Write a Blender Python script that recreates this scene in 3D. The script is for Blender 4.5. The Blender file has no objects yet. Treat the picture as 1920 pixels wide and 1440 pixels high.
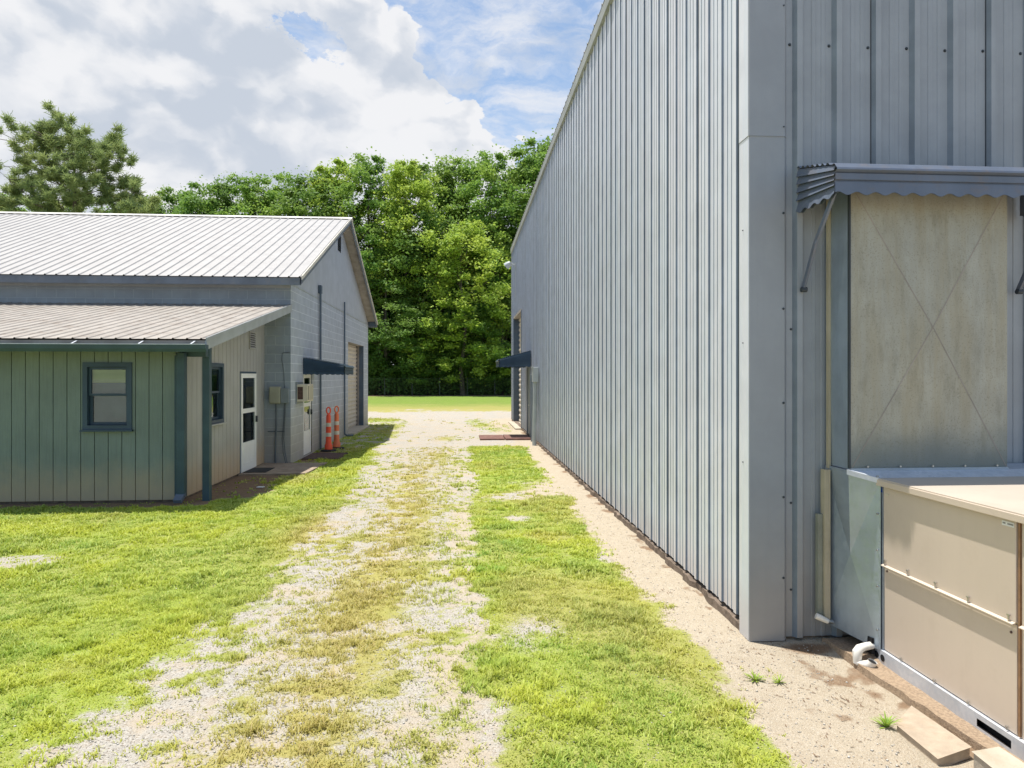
import bpy, math, random
import numpy as np
from mathutils import Vector, Matrix
R_ = math.radians
S = bpy.context.scene
COL = S.collection

# ------------------------------------------------------------------ camera
CAM_H = 1.95; FPX = 1280.0; YAW = math.atan(92/1280); HZ = 705.0
cam_d = bpy.data.cameras.new('camera'); cam = bpy.data.objects.new('camera', cam_d); COL.objects.link(cam)
cam_d.sensor_fit = 'HORIZONTAL'; cam_d.sensor_width = 36.0; cam_d.lens = 36.0*FPX/1920.0
cam_d.shift_y = -(720.0-HZ)/1920.0
cam_d.clip_start = 0.05; cam_d.clip_end = 2000
cam.location = (0, 0, CAM_H); cam.rotation_euler = (R_(90), 0, -YAW)
S.camera = cam
def at(u, Y):            # world x of the thing that stands at depth Y in viewing column u
    k = (u-960)/FPX
    return Y*(math.sin(YAW)+k*math.cos(YAW))/(math.cos(YAW)-k*math.sin(YAW))

# ------------------------------------------------------------------ view transform
S.view_settings.view_transform = 'Standard'; S.view_settings.look = 'None'
S.view_settings.exposure = 0.72; S.view_settings.gamma = 1.0
S.cycles.max_bounces = 8; S.cycles.diffuse_bounces = 4; S.cycles.transparent_max_bounces = 12
S.cycles.use_denoising = True

# ------------------------------------------------------------------ sun and sky
SUN = Vector((-0.175, 0.085, 1.0)).normalized()
sd = bpy.data.lights.new('sun', 'SUN'); sd.energy = 4.0; sd.angle = R_(0.5); sd.color = (1.0, 0.955, 0.88)
so = bpy.data.objects.new('sun', sd); COL.objects.link(so)
so.rotation_euler = SUN.to_track_quat('Z', 'Y').to_euler(); so.location = (-10, 5, 60)

class NT:
    """small node-tree writer"""
    def __init__(s, tree): s.t = tree; s.n = tree.nodes; s.l = tree.links
    def new(s, typ, ins=None, **kw):
        nd = s.n.new(typ)
        for k, v in kw.items(): setattr(nd, k, v)
        for k, v in (ins or {}).items(): s.put(nd.inputs[k], v)
        return nd
    def put(s, sock, v):
        if hasattr(v, 'is_output') or isinstance(v, bpy.types.NodeSocket): s.l.new(v, sock)
        else:
            if isinstance(v, tuple) and len(v) == 3 and sock.type == 'RGBA': v = (*v, 1)
            sock.default_value = v
    def math(s, op, a, b=0.0, c=None, clamp=False):
        nd = s.n.new('ShaderNodeMath'); nd.operation = op; nd.use_clamp = clamp
        s.put(nd.inputs[0], a); s.put(nd.inputs[1], b)
        if c is not None: s.put(nd.inputs[2], c)
        return nd.outputs[0]
    def mix(s, fac, a, b, mode='MIX'):
        nd = s.n.new('ShaderNodeMix'); nd.data_type = 'RGBA'; nd.blend_type = mode; nd.clamp_factor = True
        s.put(nd.inputs[0], fac); s.put(nd.inputs[6], a); s.put(nd.inputs[7], b)
        return nd.outputs[2]
    def noise(s, vec, scale, detail=4, rough=0.55, dist=0.0):
        nd = s.new('ShaderNodeTexNoise', {'Scale': scale, 'Detail': detail, 'Roughness': rough, 'Distortion': dist})
        if vec is not None: s.l.new(vec, nd.inputs['Vector'])
        return nd.outputs['Fac']
    def ss(s, x, a, b):   # smooth ramp a..b -> 0..1
        nd = s.new('ShaderNodeMapRange', {'Value': x, 'From Min': a, 'From Max': b}); nd.interpolation_type = 'SMOOTHSTEP'
        return nd.outputs[0]
    def mapping(s, vec, scale=(1, 1, 1), loc=(0, 0, 0)):
        nd = s.new('ShaderNodeMapping', {'Scale': scale, 'Location': loc}); s.l.new(vec, nd.inputs['Vector'])
        return nd.outputs[0]

w = bpy.data.worlds.new('World'); S.world = w; w.use_nodes = True
w.node_tree.nodes.clear(); n = NT(w.node_tree)
sky = n.new('ShaderNodeTexSky', sky_type='NISHITA'); sky.sun_disc = False
sky.sun_elevation = math.asin(SUN.z); sky.sun_rotation = math.atan2(SUN.x, SUN.y) % (2*math.pi)
sky.air_density = 1.0; sky.dust_density = 0.6; sky.ozone_density = 1.5
tc = n.new('ShaderNodeTexCoord'); sep = n.new('ShaderNodeSeparateXYZ', {0: tc.outputs['Generated']})
X, Y, Z = sep.outputs
horiz = n.math('SQRT', n.math('ADD', n.math('MULTIPLY', X, X), n.math('MULTIPLY', Y, Y)))
az = n.math('ARCTAN2', X, Y)                    # radians clockwise from +Y
el = n.math('ARCTAN2', Z, horiz)
pv = n.new('ShaderNodeCombineXYZ', {0: az, 1: n.math('MULTIPLY', el, 1.5), 2: 0.0}).outputs[0]
# warped coordinates give the billows their cauliflower edges
nz1 = n.new('ShaderNodeTexNoise', {'Vector': pv, 'Scale': 5.0, 'Detail': 7, 'Roughness': 0.6})
vadd = n.new('ShaderNodeVectorMath', operation='MULTIPLY_ADD'); w.node_tree.links.new(nz1.outputs['Color'], vadd.inputs[0])
vadd.inputs[1].default_value = (0.12, 0.12, 0); w.node_tree.links.new(pv, vadd.inputs[2])
warp = n.new('ShaderNodeVectorMath', {0: vadd.outputs[0], 1: (0.06, 0.06, 0)}, operation='SUBTRACT').outputs[0]
ws = n.new('ShaderNodeSeparateXYZ', {0: warp}); wa, we = ws.outputs[0], n.math('DIVIDE', ws.outputs[1], 1.5)
# cumulus bank edge: clear air to the right of a line rising to the left
edge = n.math('SUBTRACT', n.math('ADD', 0.115, 0.0), n.math('ADD', wa, n.math('MULTIPLY', n.math('SUBTRACT', we, 0.33), 0.95)))
edge = n.math('ADD', edge, n.math('MULTIPLY', n.math('SUBTRACT', n.noise(pv, 7.0, 5, 0.55), 0.5), 0.14))
vb = n.new('ShaderNodeTexVoronoi', {'Vector': warp, 'Scale': 16.0, 'Detail': 2.0, 'Roughness': 0.6}, feature='F1').outputs['Distance']
edge = n.math('ADD', edge, n.math('MULTIPLY', n.math('SUBTRACT', 0.45, vb), 0.09))
bank = n.ss(edge, 0.0, 0.018)
# hole of blue inside the bank
hd = n.math('SQRT', n.math('ADD', n.math('POWER', n.math('DIVIDE', n.math('SUBTRACT', n.math('ADD', wa, n.math('MULTIPLY', we, 0.5)), 0.012), 0.042), 2.0),
                           n.math('POWER', n.math('DIVIDE', n.math('SUBTRACT', we, 0.450), 0.024), 2.0)))
hole = n.ss(n.math('ADD', hd, n.math('MULTIPLY', n.noise(pv, 30.0, 6, 0.7), 2.6)), 2.0, 2.4)
bank = n.math('MULTIPLY', bank, hole)
# thin veil over the blue part
veil = n.math('MULTIPLY', n.ss(n.noise(n.mapping(warp, (1.0, 2.2, 1.0)), 9.0, 8, 0.62, 0.2), 0.28, 0.70), 0.82)
lowveil = n.ss(el, 0.45, 0.15)
veil = n.math('MAXIMUM', veil, n.math('MULTIPLY', lowveil, 0.55))
cover = n.math('MAXIMUM', n.math('MULTIPLY', bank, n.ss(Y, -0.35, 0.05)), n.math('MULTIPLY', veil, n.ss(Y, -0.5, 0.1)))  # unseen sky behind the camera kept cloudless to dim surfaces facing it
# light and grey of the bank: a billow field, brighter where it falls away upward (tops), greyer beneath
def billow(vec):
    v1 = n.new('ShaderNodeTexVoronoi', {'Vector': vec, 'Scale': 11.0, 'Detail': 2.0, 'Roughness': 0.5}, feature='F1')
    return n.math('ADD', n.math('MULTIPLY', n.noise(vec, 3.6, 5, 0.58), 1.0), n.math('MULTIPLY', n.math('SUBTRACT', 0.5, v1.outputs['Distance']), 0.42))
up = n.new('ShaderNodeVectorMath', {0: warp, 1: (-0.012, 0.045, 0.0)}, operation='ADD').outputs[0]
h0 = billow(warp); h1 = billow(up)
relief = n.math('SUBTRACT', h0, h1)
g1 = n.noise(n.mapping(n.new('ShaderNodeVectorRotate', {'Vector': warp, 'Angle': 0.75}).outputs[0], (1.0, 1.7, 1.0), (3.1, 1.7, 0)), 3.4, 6, 0.5)
tone = n.math('ADD', n.math('MULTIPLY', relief, 1.25), n.math('MULTIPLY', n.math('SUBTRACT', g1, 0.46), 2.0))
lightf = n.ss(tone, -0.30, 0.34)
rim = n.math('MULTIPLY', n.ss(edge, 0.10, 0.0), 0.35)
lightf = n.math('MINIMUM', 1.0, n.math('ADD', lightf, rim))
cloud = n.mix(lightf, (3.55, 3.9, 4.45), (5.4, 5.45, 5.6))
skyc = n.mix(1.0, sky.outputs[0], (1.15, 1.15, 1.10), 'MULTIPLY')
colr = n.mix(cover, skyc, cloud)
bg = n.new('ShaderNodeBackground', {'Color': colr, 'Strength': 0.1})
n.new('ShaderNodeOutputWorld', {'Surface': bg.outputs[0]})

# ------------------------------------------------------------------ tagging
def tag(o, label=None, cat=None, group=None, kind=None):
    if label: o['label'] = label
    if cat: o['category'] = cat
    if group: o['group'] = group
    if kind: o['kind'] = kind
    return o
def empty(name, loc=(0, 0, 0), rz=0.0):
    o = bpy.data.objects.new(name, None); COL.objects.link(o)
    o.location = loc; o.rotation_euler = (0, 0, rz); o.empty_display_size = 0.2
    return o

# ------------------------------------------------------------------ materials
MATS = {}
def material(name, base, rough=0.6, metal=0.0, var=0.12, vscale=3.0, streak=0.0, bump=0.0, bscale=60.0, spec=0.4,
             dirt=None, dirt_amt=0.0, dirt_scale=2.0, grain=None, extra=None):
    """painted / weathered surface: broad mottling, optional vertical streaks, dirt and fine bump"""
    if name in MATS: return MATS[name]
    m = bpy.data.materials.new(name); m.use_nodes = True; t = m.node_tree; t.nodes.clear(); n = NT(t)
    geo = n.new('ShaderNodeNewGeometry'); pos = geo.outputs['Position']
    f = n.noise(pos, vscale, 6, 0.6)
    lo = tuple(c*(1-var) for c in base); hi = tuple(min(1, c*(1+var)) for c in base)
    c = n.mix(n.ss(f, 0.3, 0.7), lo, hi)
    if streak:
        sf = n.noise(n.mapping(pos, (14, 14, 0.35)), 1.0, 5, 0.65)
        c = n.mix(n.math('MULTIPLY', n.ss(sf, 0.45, 0.75), streak), c, tuple(b*0.72 for b in base))
    if dirt:
        df = n.noise(pos, dirt_scale, 8, 0.68)
        c = n.mix(n.math('MULTIPLY', n.ss(df, 0.48, 0.72), dirt_amt), c, dirt)
    if grain:
        gf = n.noise(n.mapping(pos, grain), 1.0, 6, 0.7)
        c = n.mix(n.math('MULTIPLY', n.ss(gf, 0.42, 0.7), 0.35), c, tuple(b*0.6 for b in base))
    b = n.new('ShaderNodeBsdfPrincipled', {'Metallic': metal, 'IOR': 1.45})
    b.inputs['Specular IOR Level'].default_value = spec
    rf = n.math('ADD', rough-0.06, n.math('MULTIPLY', n.noise(pos, vscale*4, 4), 0.14)); n.put(b.inputs['Roughness'], rf)
    if extra: c = extra(n, pos, c, b)
    n.put(b.inputs['Base Color'], c)
    if bump:
        bp = n.new('ShaderNodeBump', {'Strength': bump, 'Distance': 0.01, 'Height': n.noise(pos, bscale, 5, 0.6)})
        if not b.inputs['Normal'].is_linked: t.links.new(bp.outputs[0], b.inputs['Normal'])
    n.new('ShaderNodeOutputMaterial', {'Surface': b.outputs[0]})
    MATS[name] = m
    return m

def base_dirt(col, z0, z1, amt):         # splash-back mud on the foot of a wall: its own stain shape
    def f(n, pos, c, b):
        s = n.new('ShaderNodeSeparateXYZ', {0: pos})
        h = n.math('ADD', s.outputs[2], n.math('MULTIPLY', n.math('SUBTRACT', n.noise(pos, 2.2, 6, 0.65), 0.5), 0.5))
        return n.mix(n.math('MULTIPLY', n.ss(h, z1, z0), amt), c, col)
    return f
def streaky_wall(n, pos, c, b):           # sheet to sheet drift of colour on the long metal wall
    s = n.new('ShaderNodeSeparateXYZ', {0: pos})
    v = n.new('ShaderNodeCombineXYZ', {0: s.outputs[0], 1: s.outputs[1], 2: n.math('MULTIPLY', s.outputs[2], 0.06)}).outputs[0]
    f = n.noise(v, 5.5, 5, 0.75); f2 = n.noise(v, 2.3, 3, 0.6)
    c = n.mix(n.math('MULTIPLY', n.ss(f, 0.38, 0.68), 0.55), c, (0.58, 0.66, 0.76))
    c = n.mix(n.math('MULTIPLY', n.ss(f2, 0.5, 0.7), 0.45), c, (0.72, 0.68, 0.74))
    return base_dirt((0.36, 0.30, 0.22), 0.05, 0.55, 0.4)(n, pos, c, b)
def spangle(n, pos, c, b):
    v = n.new('ShaderNodeTexVoronoi', {'Scale': 55.0}); n.l.new(pos, v.inputs['Vector'])
    sp = n.new('ShaderNodeSeparateColor', {0: v.outputs['Color']}).outputs[0]
    n.put(b.inputs['Roughness'], n.math('ADD', 0.30, n.math('MULTIPLY', sp, 0.22)))
    return n.mix(n.math('MULTIPLY', sp, 0.35), c, (0.42, 0.47, 0.54))
def patina(n, pos, c, b):                 # yellow-brown film in streaks and clouds on the old duct
    s = n.new('ShaderNodeSeparateXYZ', {0: pos})
    f = n.noise(n.mapping(pos, (7, 7, 0.7)), 1.0, 8, 0.7)
    c = n.mix(n.math('MULTIPLY', n.ss(f, 0.35, 0.7), 0.8), c, (0.33, 0.30, 0.215))
    f2 = n.noise(n.mapping(pos, (8.0, 8.0, 2.2)), 1.0, 9, 0.75)
    c = n.mix(n.math('MULTIPLY', n.ss(f2, 0.46, 0.72), 0.55), c, (0.20, 0.19, 0.14))
    h = n.math('ADD', s.outputs[2], n.math('MULTIPLY', n.noise(pos, 3.0, 5), 0.35))
    c = n.mix(n.math('MULTIPLY', n.ss(h, 1.85, 1.5), 0.75), c, (0.17, 0.20, 0.20))
    f3 = n.noise(pos, 90.0, 2, 0.6)
    return n.mix(n.math('MULTIPLY', n.ss(f3, 0.55, 0.7), 0.4), c, (0.16, 0.15, 0.10))
def block_courses(n, pos, c, b, k=0.8):
    s = n.new('ShaderNodeSeparateXYZ', {0: pos})
    v = n.new('ShaderNodeCombineXYZ', {0: n.math('ADD', s.outputs[0], s.outputs[1]), 1: s.outputs[2], 2: 0.0}).outputs[0]
    br = n.new('ShaderNodeTexBrick', {'Vector': v, 'Scale': 1.0, 'Mortar Size': 0.010, 'Mortar Smooth': 0.3, 'Brick Width': 0.406, 'Row Height': 0.203,
                                      'Color1': (0.9, 0.9, 0.9), 'Color2': (1.0, 1.0, 1.0), 'Mortar': (1.15, 1.15, 1.15)})
    bp = n.new('ShaderNodeBump', {'Strength': 0.6, 'Distance': 0.008, 'Height': br.outputs['Fac']}); bp.invert = True
    bp2 = n.new('ShaderNodeBump', {'Strength': 0.35, 'Distance': 0.006, 'Height': n.noise(pos, 70, 4), 'Normal': bp.outputs[0]})
    n.put(b.inputs['Normal'], bp2.outputs[0])
    c = n.mix(n.math('MULTIPLY', br.outputs['Fac'], k), c, (0.56, 0.60, 0.64))
    c = n.mix(0.5, c, n.mix(1.0, c, br.outputs['Color'], 'MULTIPLY'))
    return base_dirt((0.40, 0.34, 0.26), 0.2, 1.5, 0.55)(n, pos, c, b)

M = {}
M['long_wall'] = material('metal_siding_sunlit_tone', (0.72, 0.725, 0.79), 0.34, var=0.06, extra=streaky_wall, spec=0.6)  # paler copy of the siding: sunlight on the long wall put into colour
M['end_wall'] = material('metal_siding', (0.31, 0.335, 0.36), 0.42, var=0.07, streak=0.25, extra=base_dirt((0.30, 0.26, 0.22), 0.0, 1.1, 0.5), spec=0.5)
M['flank_shade'] = material('siding_flank_shade', (0.20, 0.245, 0.315), 0.5, var=0.15, streak=0.3)  # darker siding copy: shade on the rib flanks put into the colour
M['flank_shade_end'] = material('end_siding_flank_shade', (0.20, 0.235, 0.27), 0.5, var=0.15, streak=0.3)  # same painted flank shade for the end wall ribs
M['trim_grey'] = material('grey_metal_trim', (0.285, 0.305, 0.33), 0.4, var=0.05, streak=0.15, spec=0.5, extra=base_dirt((0.36, 0.30, 0.24), 0.0, 0.9, 0.35))
M['eave_trim'] = material('eave_trim', (0.33, 0.345, 0.33), 0.5)
M['navy'] = material('navy_paint', (0.035, 0.062, 0.095), 0.45, var=0.15, streak=0.2)
M['navy2'] = material('slate_blue_paint', (0.085, 0.12, 0.165), 0.5, var=0.12, streak=0.25, dirt=(0.2, 0.17, 0.14), dirt_amt=0.25, dirt_scale=5)
M['teal_navy'] = material('dark_teal_paint', (0.04, 0.075, 0.095), 0.5, var=0.15, streak=0.2)
M['awning_light'] = material('awning_metal', (0.115, 0.14, 0.19), 0.33, var=0.08, streak=0.25, dirt=(0.20, 0.14, 0.09), dirt_amt=0.3, dirt_scale=9, spec=0.6)
M['roof_white'] = material('galvanised_roof', (0.37, 0.36, 0.35), 0.5, metal=0.1, var=0.06, streak=0.0, dirt=(0.33, 0.32, 0.31), dirt_amt=0.35, dirt_scale=1.6)
M['roof_old'] = material('weathered_roof', (0.345, 0.315, 0.28), 0.55, metal=0.1, var=0.1, dirt=(0.23, 0.185, 0.15), dirt_amt=0.85, dirt_scale=2.6, grain=(9, 1.2, 3))
M['ridge'] = material('ridge_cap', (0.72, 0.70, 0.64), 0.5)
M['fascia'] = material('fascia_paint', (0.13, 0.15, 0.18), 0.55, var=0.15, dirt=(0.3, 0.24, 0.18), dirt_amt=0.2, dirt_scale=4)
M['fascia_light'] = material('pale_fascia', (0.34, 0.36, 0.37), 0.55, var=0.1)
M['soffit'] = material('soffit_wood', (0.30, 0.27, 0.24), 0.7, var=0.2)
M['rake'] = material('cream_rake', (0.62, 0.58, 0.50), 0.55)
M['green_board'] = material('sage_board', (0.165, 0.205, 0.19), 0.6, var=0.10, vscale=1.3, grain=(40, 40, 2.0), bump=0.25, bscale=45,
                            extra=base_dirt((0.42, 0.33, 0.21), 0.05, 0.75, 0.8))
M['grey_board'] = material('warm_grey_board', (0.37, 0.365, 0.36), 0.6, var=0.08, vscale=1.3, grain=(40, 40, 2.0), bump=0.25, bscale=45,
                           extra=base_dirt((0.52, 0.36, 0.20), 0.0, 0.8, 0.7))
M['block'] = material('painted_block', (0.38, 0.42, 0.48), 0.65, var=0.08, extra=block_courses)
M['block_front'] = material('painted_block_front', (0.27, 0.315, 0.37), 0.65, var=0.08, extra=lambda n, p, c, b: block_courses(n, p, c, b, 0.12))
M['gable_panel'] = material('gable_sheeting', (0.40, 0.43, 0.475), 0.6, var=0.07, streak=0.15)
M['white'] = material('white_paint', (0.80, 0.80, 0.79), 0.4, var=0.04)
M['cream'] = material('cream_plastic', (0.62, 0.56, 0.44), 0.5, var=0.06)
M['blind'] = material('blind', (0.92, 0.88, 0.50), 0.6, var=0.04)
M['dark'] = material('dark_void', (0.012, 0.012, 0.014), 0.8)
M['behind_glass'] = material('grey_behind_glass', (0.10, 0.125, 0.14), 0.8)
M['rubber'] = material('black_rubber', (0.02, 0.02, 0.022), 0.7, bump=0.3)
M['orange'] = material('orange_plastic', (0.85, 0.10, 0.045), 0.4, var=0.1, dirt=(0.4, 0.1, 0.06), dirt_amt=0.3, dirt_scale=7)
M['orange_old'] = material('faded_orange_plastic', (0.78, 0.20, 0.09), 0.5, var=0.12, dirt=(0.4, 0.2, 0.12), dirt_amt=0.4, dirt_scale=9)
M['reflective'] = material('reflective_band', (0.62, 0.60, 0.52), 0.4, var=0.15, dirt=(0.4, 0.33, 0.22), dirt_amt=0.5, dirt_scale=12)
M['util_beige'] = material('utility_beige', (0.33, 0.33, 0.26), 0.5)
M['util_grey'] = material('utility_grey', (0.19, 0.22, 0.24), 0.5)
M['pipe_grey'] = material('conduit_grey', (0.38, 0.41, 0.42), 0.4, var=0.08)
M['pipe_dark'] = material('conduit_dark', (0.10, 0.12, 0.14), 0.5)
M['unit'] = material('beige_enamel', (0.62, 0.52, 0.425), 0.38, var=0.035, vscale=1.5, streak=0.07, dirt=(0.30, 0.22, 0.15), dirt_amt=0.10, dirt_scale=6, spec=0.5)
M['unit_top'] = material('beige_enamel_top', (0.53, 0.455, 0.375), 0.42, var=0.06, vscale=2.5, dirt=(0.40, 0.33, 0.26), dirt_amt=0.35, dirt_scale=5)
M['galv'] = material('galvanised_sheet', (0.35, 0.42, 0.50), 0.42, metal=0.55, var=0.12, vscale=4, streak=0.3, extra=spangle)
M['galv_rail'] = material('galvanised_rail', (0.58, 0.60, 0.64), 0.4, metal=0.2, var=0.1, vscale=9, extra=spangle)
M['duct'] = material('weathered_duct', (0.37, 0.37, 0.32), 0.55, metal=0.25, var=0.1, extra=patina, bump=0.1, bscale=25)
M['wood'] = material('pale_lumber', (0.44, 0.39, 0.28), 0.7, var=0.12, grain=(50, 50, 3), bump=0.3)
M['wood_green'] = material('weathered_lumber', (0.26, 0.27, 0.22), 0.75, var=0.15, grain=(50, 50, 3), bump=0.3)
M['red_wood'] = material('red_brown_timber', (0.17, 0.085, 0.07), 0.75, var=0.25, vscale=7, bump=0.5, dirt=(0.3, 0.22, 0.15), dirt_amt=0.4, dirt_scale=6)
M['mat_brown'] = material('brown_mat', (0.10, 0.06, 0.05), 0.85, var=0.3, vscale=14, bump=0.8, bscale=50)
M['concrete'] = material('concrete', (0.46, 0.41, 0.33), 0.85, var=0.12, vscale=4, bump=0.5, bscale=80, dirt=(0.35, 0.27, 0.18), dirt_amt=0.5, dirt_scale=5)
M['concrete_brown'] = material('aggregate_concrete', (0.34, 0.25, 0.17), 0.9, var=0.25, vscale=60, bump=1.0, bscale=110, dirt=(0.42, 0.32, 0.22), dirt_amt=0.5, dirt_scale=4)
M['landing'] = material('dirty_landing', (0.31, 0.245, 0.185), 0.9, var=0.2, vscale=5, bump=0.5, bscale=60, dirt=(0.18, 0.12, 0.08), dirt_amt=0.6, dirt_scale=3)
M['paver'] = material('paver', (0.43, 0.35, 0.265), 0.85, var=0.12, vscale=12, bump=0.6, bscale=120, dirt=(0.33, 0.23, 0.15), dirt_amt=0.45, dirt_scale=7)
M['footing'] = material('stained_footing', (0.17, 0.13, 0.10), 0.9, var=0.35, vscale=9, bump=0.8, bscale=30)
M['pvc'] = material('white_pvc', (0.78, 0.76, 0.70), 0.35, var=0.03, dirt=(0.5, 0.4, 0.3), dirt_amt=0.3, dirt_scale=14)
M['rust'] = material('rusty_edge', (0.30, 0.17, 0.09), 0.7, var=0.2, vscale=20)
M['steel'] = material('zinc_screw', (0.55, 0.55, 0.53), 0.35, metal=0.9)
M['screw_dark'] = material('dark_screw', (0.05, 0.06, 0.07), 0.5)
M['bark'] = material('bark', (0.13, 0.105, 0.08), 0.9, var=0.3, vscale=5, bump=0.8, bscale=12)
M['fence_steel'] = material('fence_steel', (0.10, 0.11, 0.10), 0.5, metal=0.5)
M['roller'] = material('roller_door_paint', (0.52, 0.47, 0.40), 0.55, var=0.08, streak=0.15)
M['paper'] = material('paper', (0.8, 0.8, 0.78), 0.6)
M['ink'] = material('label_ink', (0.08, 0.08, 0.08), 0.6)
M['blue_mark'] = material('blue_mark', (0.03, 0.09, 0.42), 0.5)

def glass(name, tint=(0.5, 0.6, 0.6), rfl=0.22):
    m = bpy.data.materials.new(name); m.use_nodes = True; t = m.node_tree; t.nodes.clear(); n = NT(t)
    fr = n.new('ShaderNodeFresnel', {'IOR': 1.5}).outputs[0]
    fac = n.math('ADD', n.math('MULTIPLY', fr, 0.9), rfl, clamp=True)
    a = n.new('ShaderNodeBsdfTransparent', {'Color': tint}); g = n.new('ShaderNodeBsdfGlossy', {'Color': (0.85, 0.9, 0.92), 'Roughness': 0.03})
    mx = n.new('ShaderNodeMixShader', {0: fac, 1: a.outputs[0], 2: g.outputs[0]})
    n.new('ShaderNodeOutputMaterial', {'Surface': mx.outputs[0]})
    return m
M['glass'] = glass('window_glass', (0.85, 0.92, 0.92), 0.02); M['glass_dark'] = glass('storm_glass', (0.4, 0.46, 0.48), 0.04)

# ------------------------------------------------------------------ mesh helpers
class MB:
    """collects simple shapes and links them as one mesh object"""
    def __init__(s): s.v = []; s.f = []; s.second = set()
    def quad(s, *p):
        i = len(s.v); s.v += [tuple(q) for q in p]; s.f.append(tuple(range(i, i+len(p)))); return s
    def box(s, x0, x1, y0, y1, z0, z1):
        i = len(s.v)
        s.v += [(x0, y0, z0), (x1, y0, z0), (x1, y1, z0), (x0, y1, z0), (x0, y0, z1), (x1, y0, z1), (x1, y1, z1), (x0, y1, z1)]
        s.f += [tuple(i+k for k in q) for q in ((0, 3, 2, 1), (4, 5, 6, 7), (0, 1, 5, 4), (1, 2, 6, 5), (2, 3, 7, 6), (3, 0, 4, 7))]
        return s
    def prism(s, poly, ext):             # poly: 3D points of one face, ext: extrusion vector
        k = len(poly); i = len(s.v); e = Vector(ext)
        s.v += [tuple(p) for p in poly] + [tuple(Vector(p)+e) for p in poly]
        s.f.append(tuple(i+j for j in range(k))); s.f.append(tuple(i+k+j for j in reversed(range(k))))
        for j in range(k): s.f.append((i+j, i+(j+1) % k, i+k+(j+1) % k, i+k+j))
        return s
    def tube(s, path, r, seg=10, cap=True):
        path = [Vector(p) for p in path]; rr = r if isinstance(r, (list, tuple)) else [r]*len(path)
        rings = []; up = None
        for j, p in enumerate(path):
            d = (path[min(j+1, len(path)-1)]-path[max(j-1, 0)]).normalized()
            if up is None: up = d.orthogonal().normalized()
            a = (up-d*up.dot(d)); a = a.normalized() if a.length > 1e-6 else d.orthogonal().normalized(); up = a; b = d.cross(a)
            base = len(s.v)
            for q in range(seg):
                t = 2*math.pi*q/seg; s.v.append(tuple(p+(a*math.cos(t)+b*math.sin(t))*rr[j]))
            rings.append(base)
        for j in range(len(rings)-1):
            for q in range(seg):
                s.f.append((rings[j]+q, rings[j]+(q+1) % seg, rings[j+1]+(q+1) % seg, rings[j+1]+q))
        if cap:
            s.f.append(tuple(rings[0]+q for q in reversed(range(seg)))); s.f.append(tuple(rings[-1]+q for q in range(seg)))
        return s
    def lathe(s, c, prof, seg=20):       # prof: (radius, z)
        b0 = len(s.v)
        for r, z in prof:
            for q in range(seg):
                t = 2*math.pi*q/seg; s.v.append((c[0]+r*math.cos(t), c[1]+r*math.sin(t), c[2]+z))
        for j in range(len(prof)-1):
            for q in range(seg):
                s.f.append((b0+j*seg+q, b0+j*seg+(q+1) % seg, b0+(j+1)*seg+(q+1) % seg, b0+(j+1)*seg+q))
        return s
    def build(s, name, mat, parent=None, bevel=0.0, smooth=False, mat2=None):
        me = bpy.data.meshes.new(name); me.from_pydata(s.v, [], s.f); me.materials.append(mat)
        o = bpy.data.objects.new(name, me); COL.objects.link(o)
        if parent: o.parent = parent
        if mat2:
            me.materials.append(mat2)
            for k in s.second: me.polygons[k].material_index = 1
        if bevel:
            md = o.modifiers.new('bevel', 'BEVEL'); md.width = bevel; md.segments = 2; md.limit_method = 'ANGLE'; md.angle_limit = R_(40)
        if smooth:
            for p in me.polygons: p.use_smooth = True
            me.set_sharp_from_angle(angle=R_(42)) if hasattr(me, 'set_sharp_from_angle') else None
        me.update(); return o

def sheet(mb, O, U, V, N, prof, v0, v1, openings=(), thr=0.012):
    """profiled sheet: prof = [(u, depth)], v0/v1 = numbers or functions of u, openings = (u0,u1,va,vb)"""
    O, U, V, N = map(Vector, (O, U, V, N))
    us = [p[0] for p in prof]; ds = [p[1] for p in prof]
    extra = [e for op in openings for e in op[:2] if us[0] < e < us[-1]]
    pts = sorted(list(prof)+[(e, float(np.interp(e, us, ds))) for e in extra], key=lambda p: p[0])
    f0 = v0 if callable(v0) else (lambda u: v0); f1 = v1 if callable(v1) else (lambda u: v1)
    for (ua, da), (ub, db) in zip(pts[:-1], pts[1:]):
        if ub-ua < 1e-6 and abs(da-db) < 1e-6: continue
        um = (ua+ub)/2; cuts = sorted([(o[2], o[3]) for o in openings if o[0]-1e-6 <= um <= o[1]+1e-6])
        iv = []; lo = None
        for a, b in cuts:
            iv.append((lo, a)); lo = b
        iv.append((lo, None))
        for a, b in iv:
            a0, a1 = (f0(ua), f0(ub)) if a is None else (a, a); b0, b1 = (f1(ua), f1(ub)) if b is None else (b, b)
            if b0 <= a0+1e-5 and b1 <= a1+1e-5: continue
            P = lambda u, d, v: O+U*u+N*d+V*v
            if db-da > thr: mb.second.add(len(mb.f))       # camera-facing rib flanks take the darker material with shade in its colour
            mb.quad(P(ua, da, a0), P(ub, db, a1), P(ub, db, b1), P(ua, da, b0))
    return mb
def rib_profile(L, pitch=0.305, h=0.032, base=0.075, top=0.03, minor=True, start=0.0, mh=0.0045):
    p = [(0.0, 0.0)]; k = start
    while k+base < L:
        if k > 0: p.append((k, 0.0))
        s = (base-top)/2; p += [(k+s, h), (k+s+top, h), (k+base, 0.0)]
        if minor:
            for q in (0.36, 0.70):
                m = k+base+(pitch-base)*q
                if m+0.02 < L and m-0.02 > p[-1][0]: p += [(m-0.018, 0.0), (m-0.014, mh), (m+0.014, mh), (m+0.018, 0.0)]
        k += pitch
    p.append((L, 0.0)); return p
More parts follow.
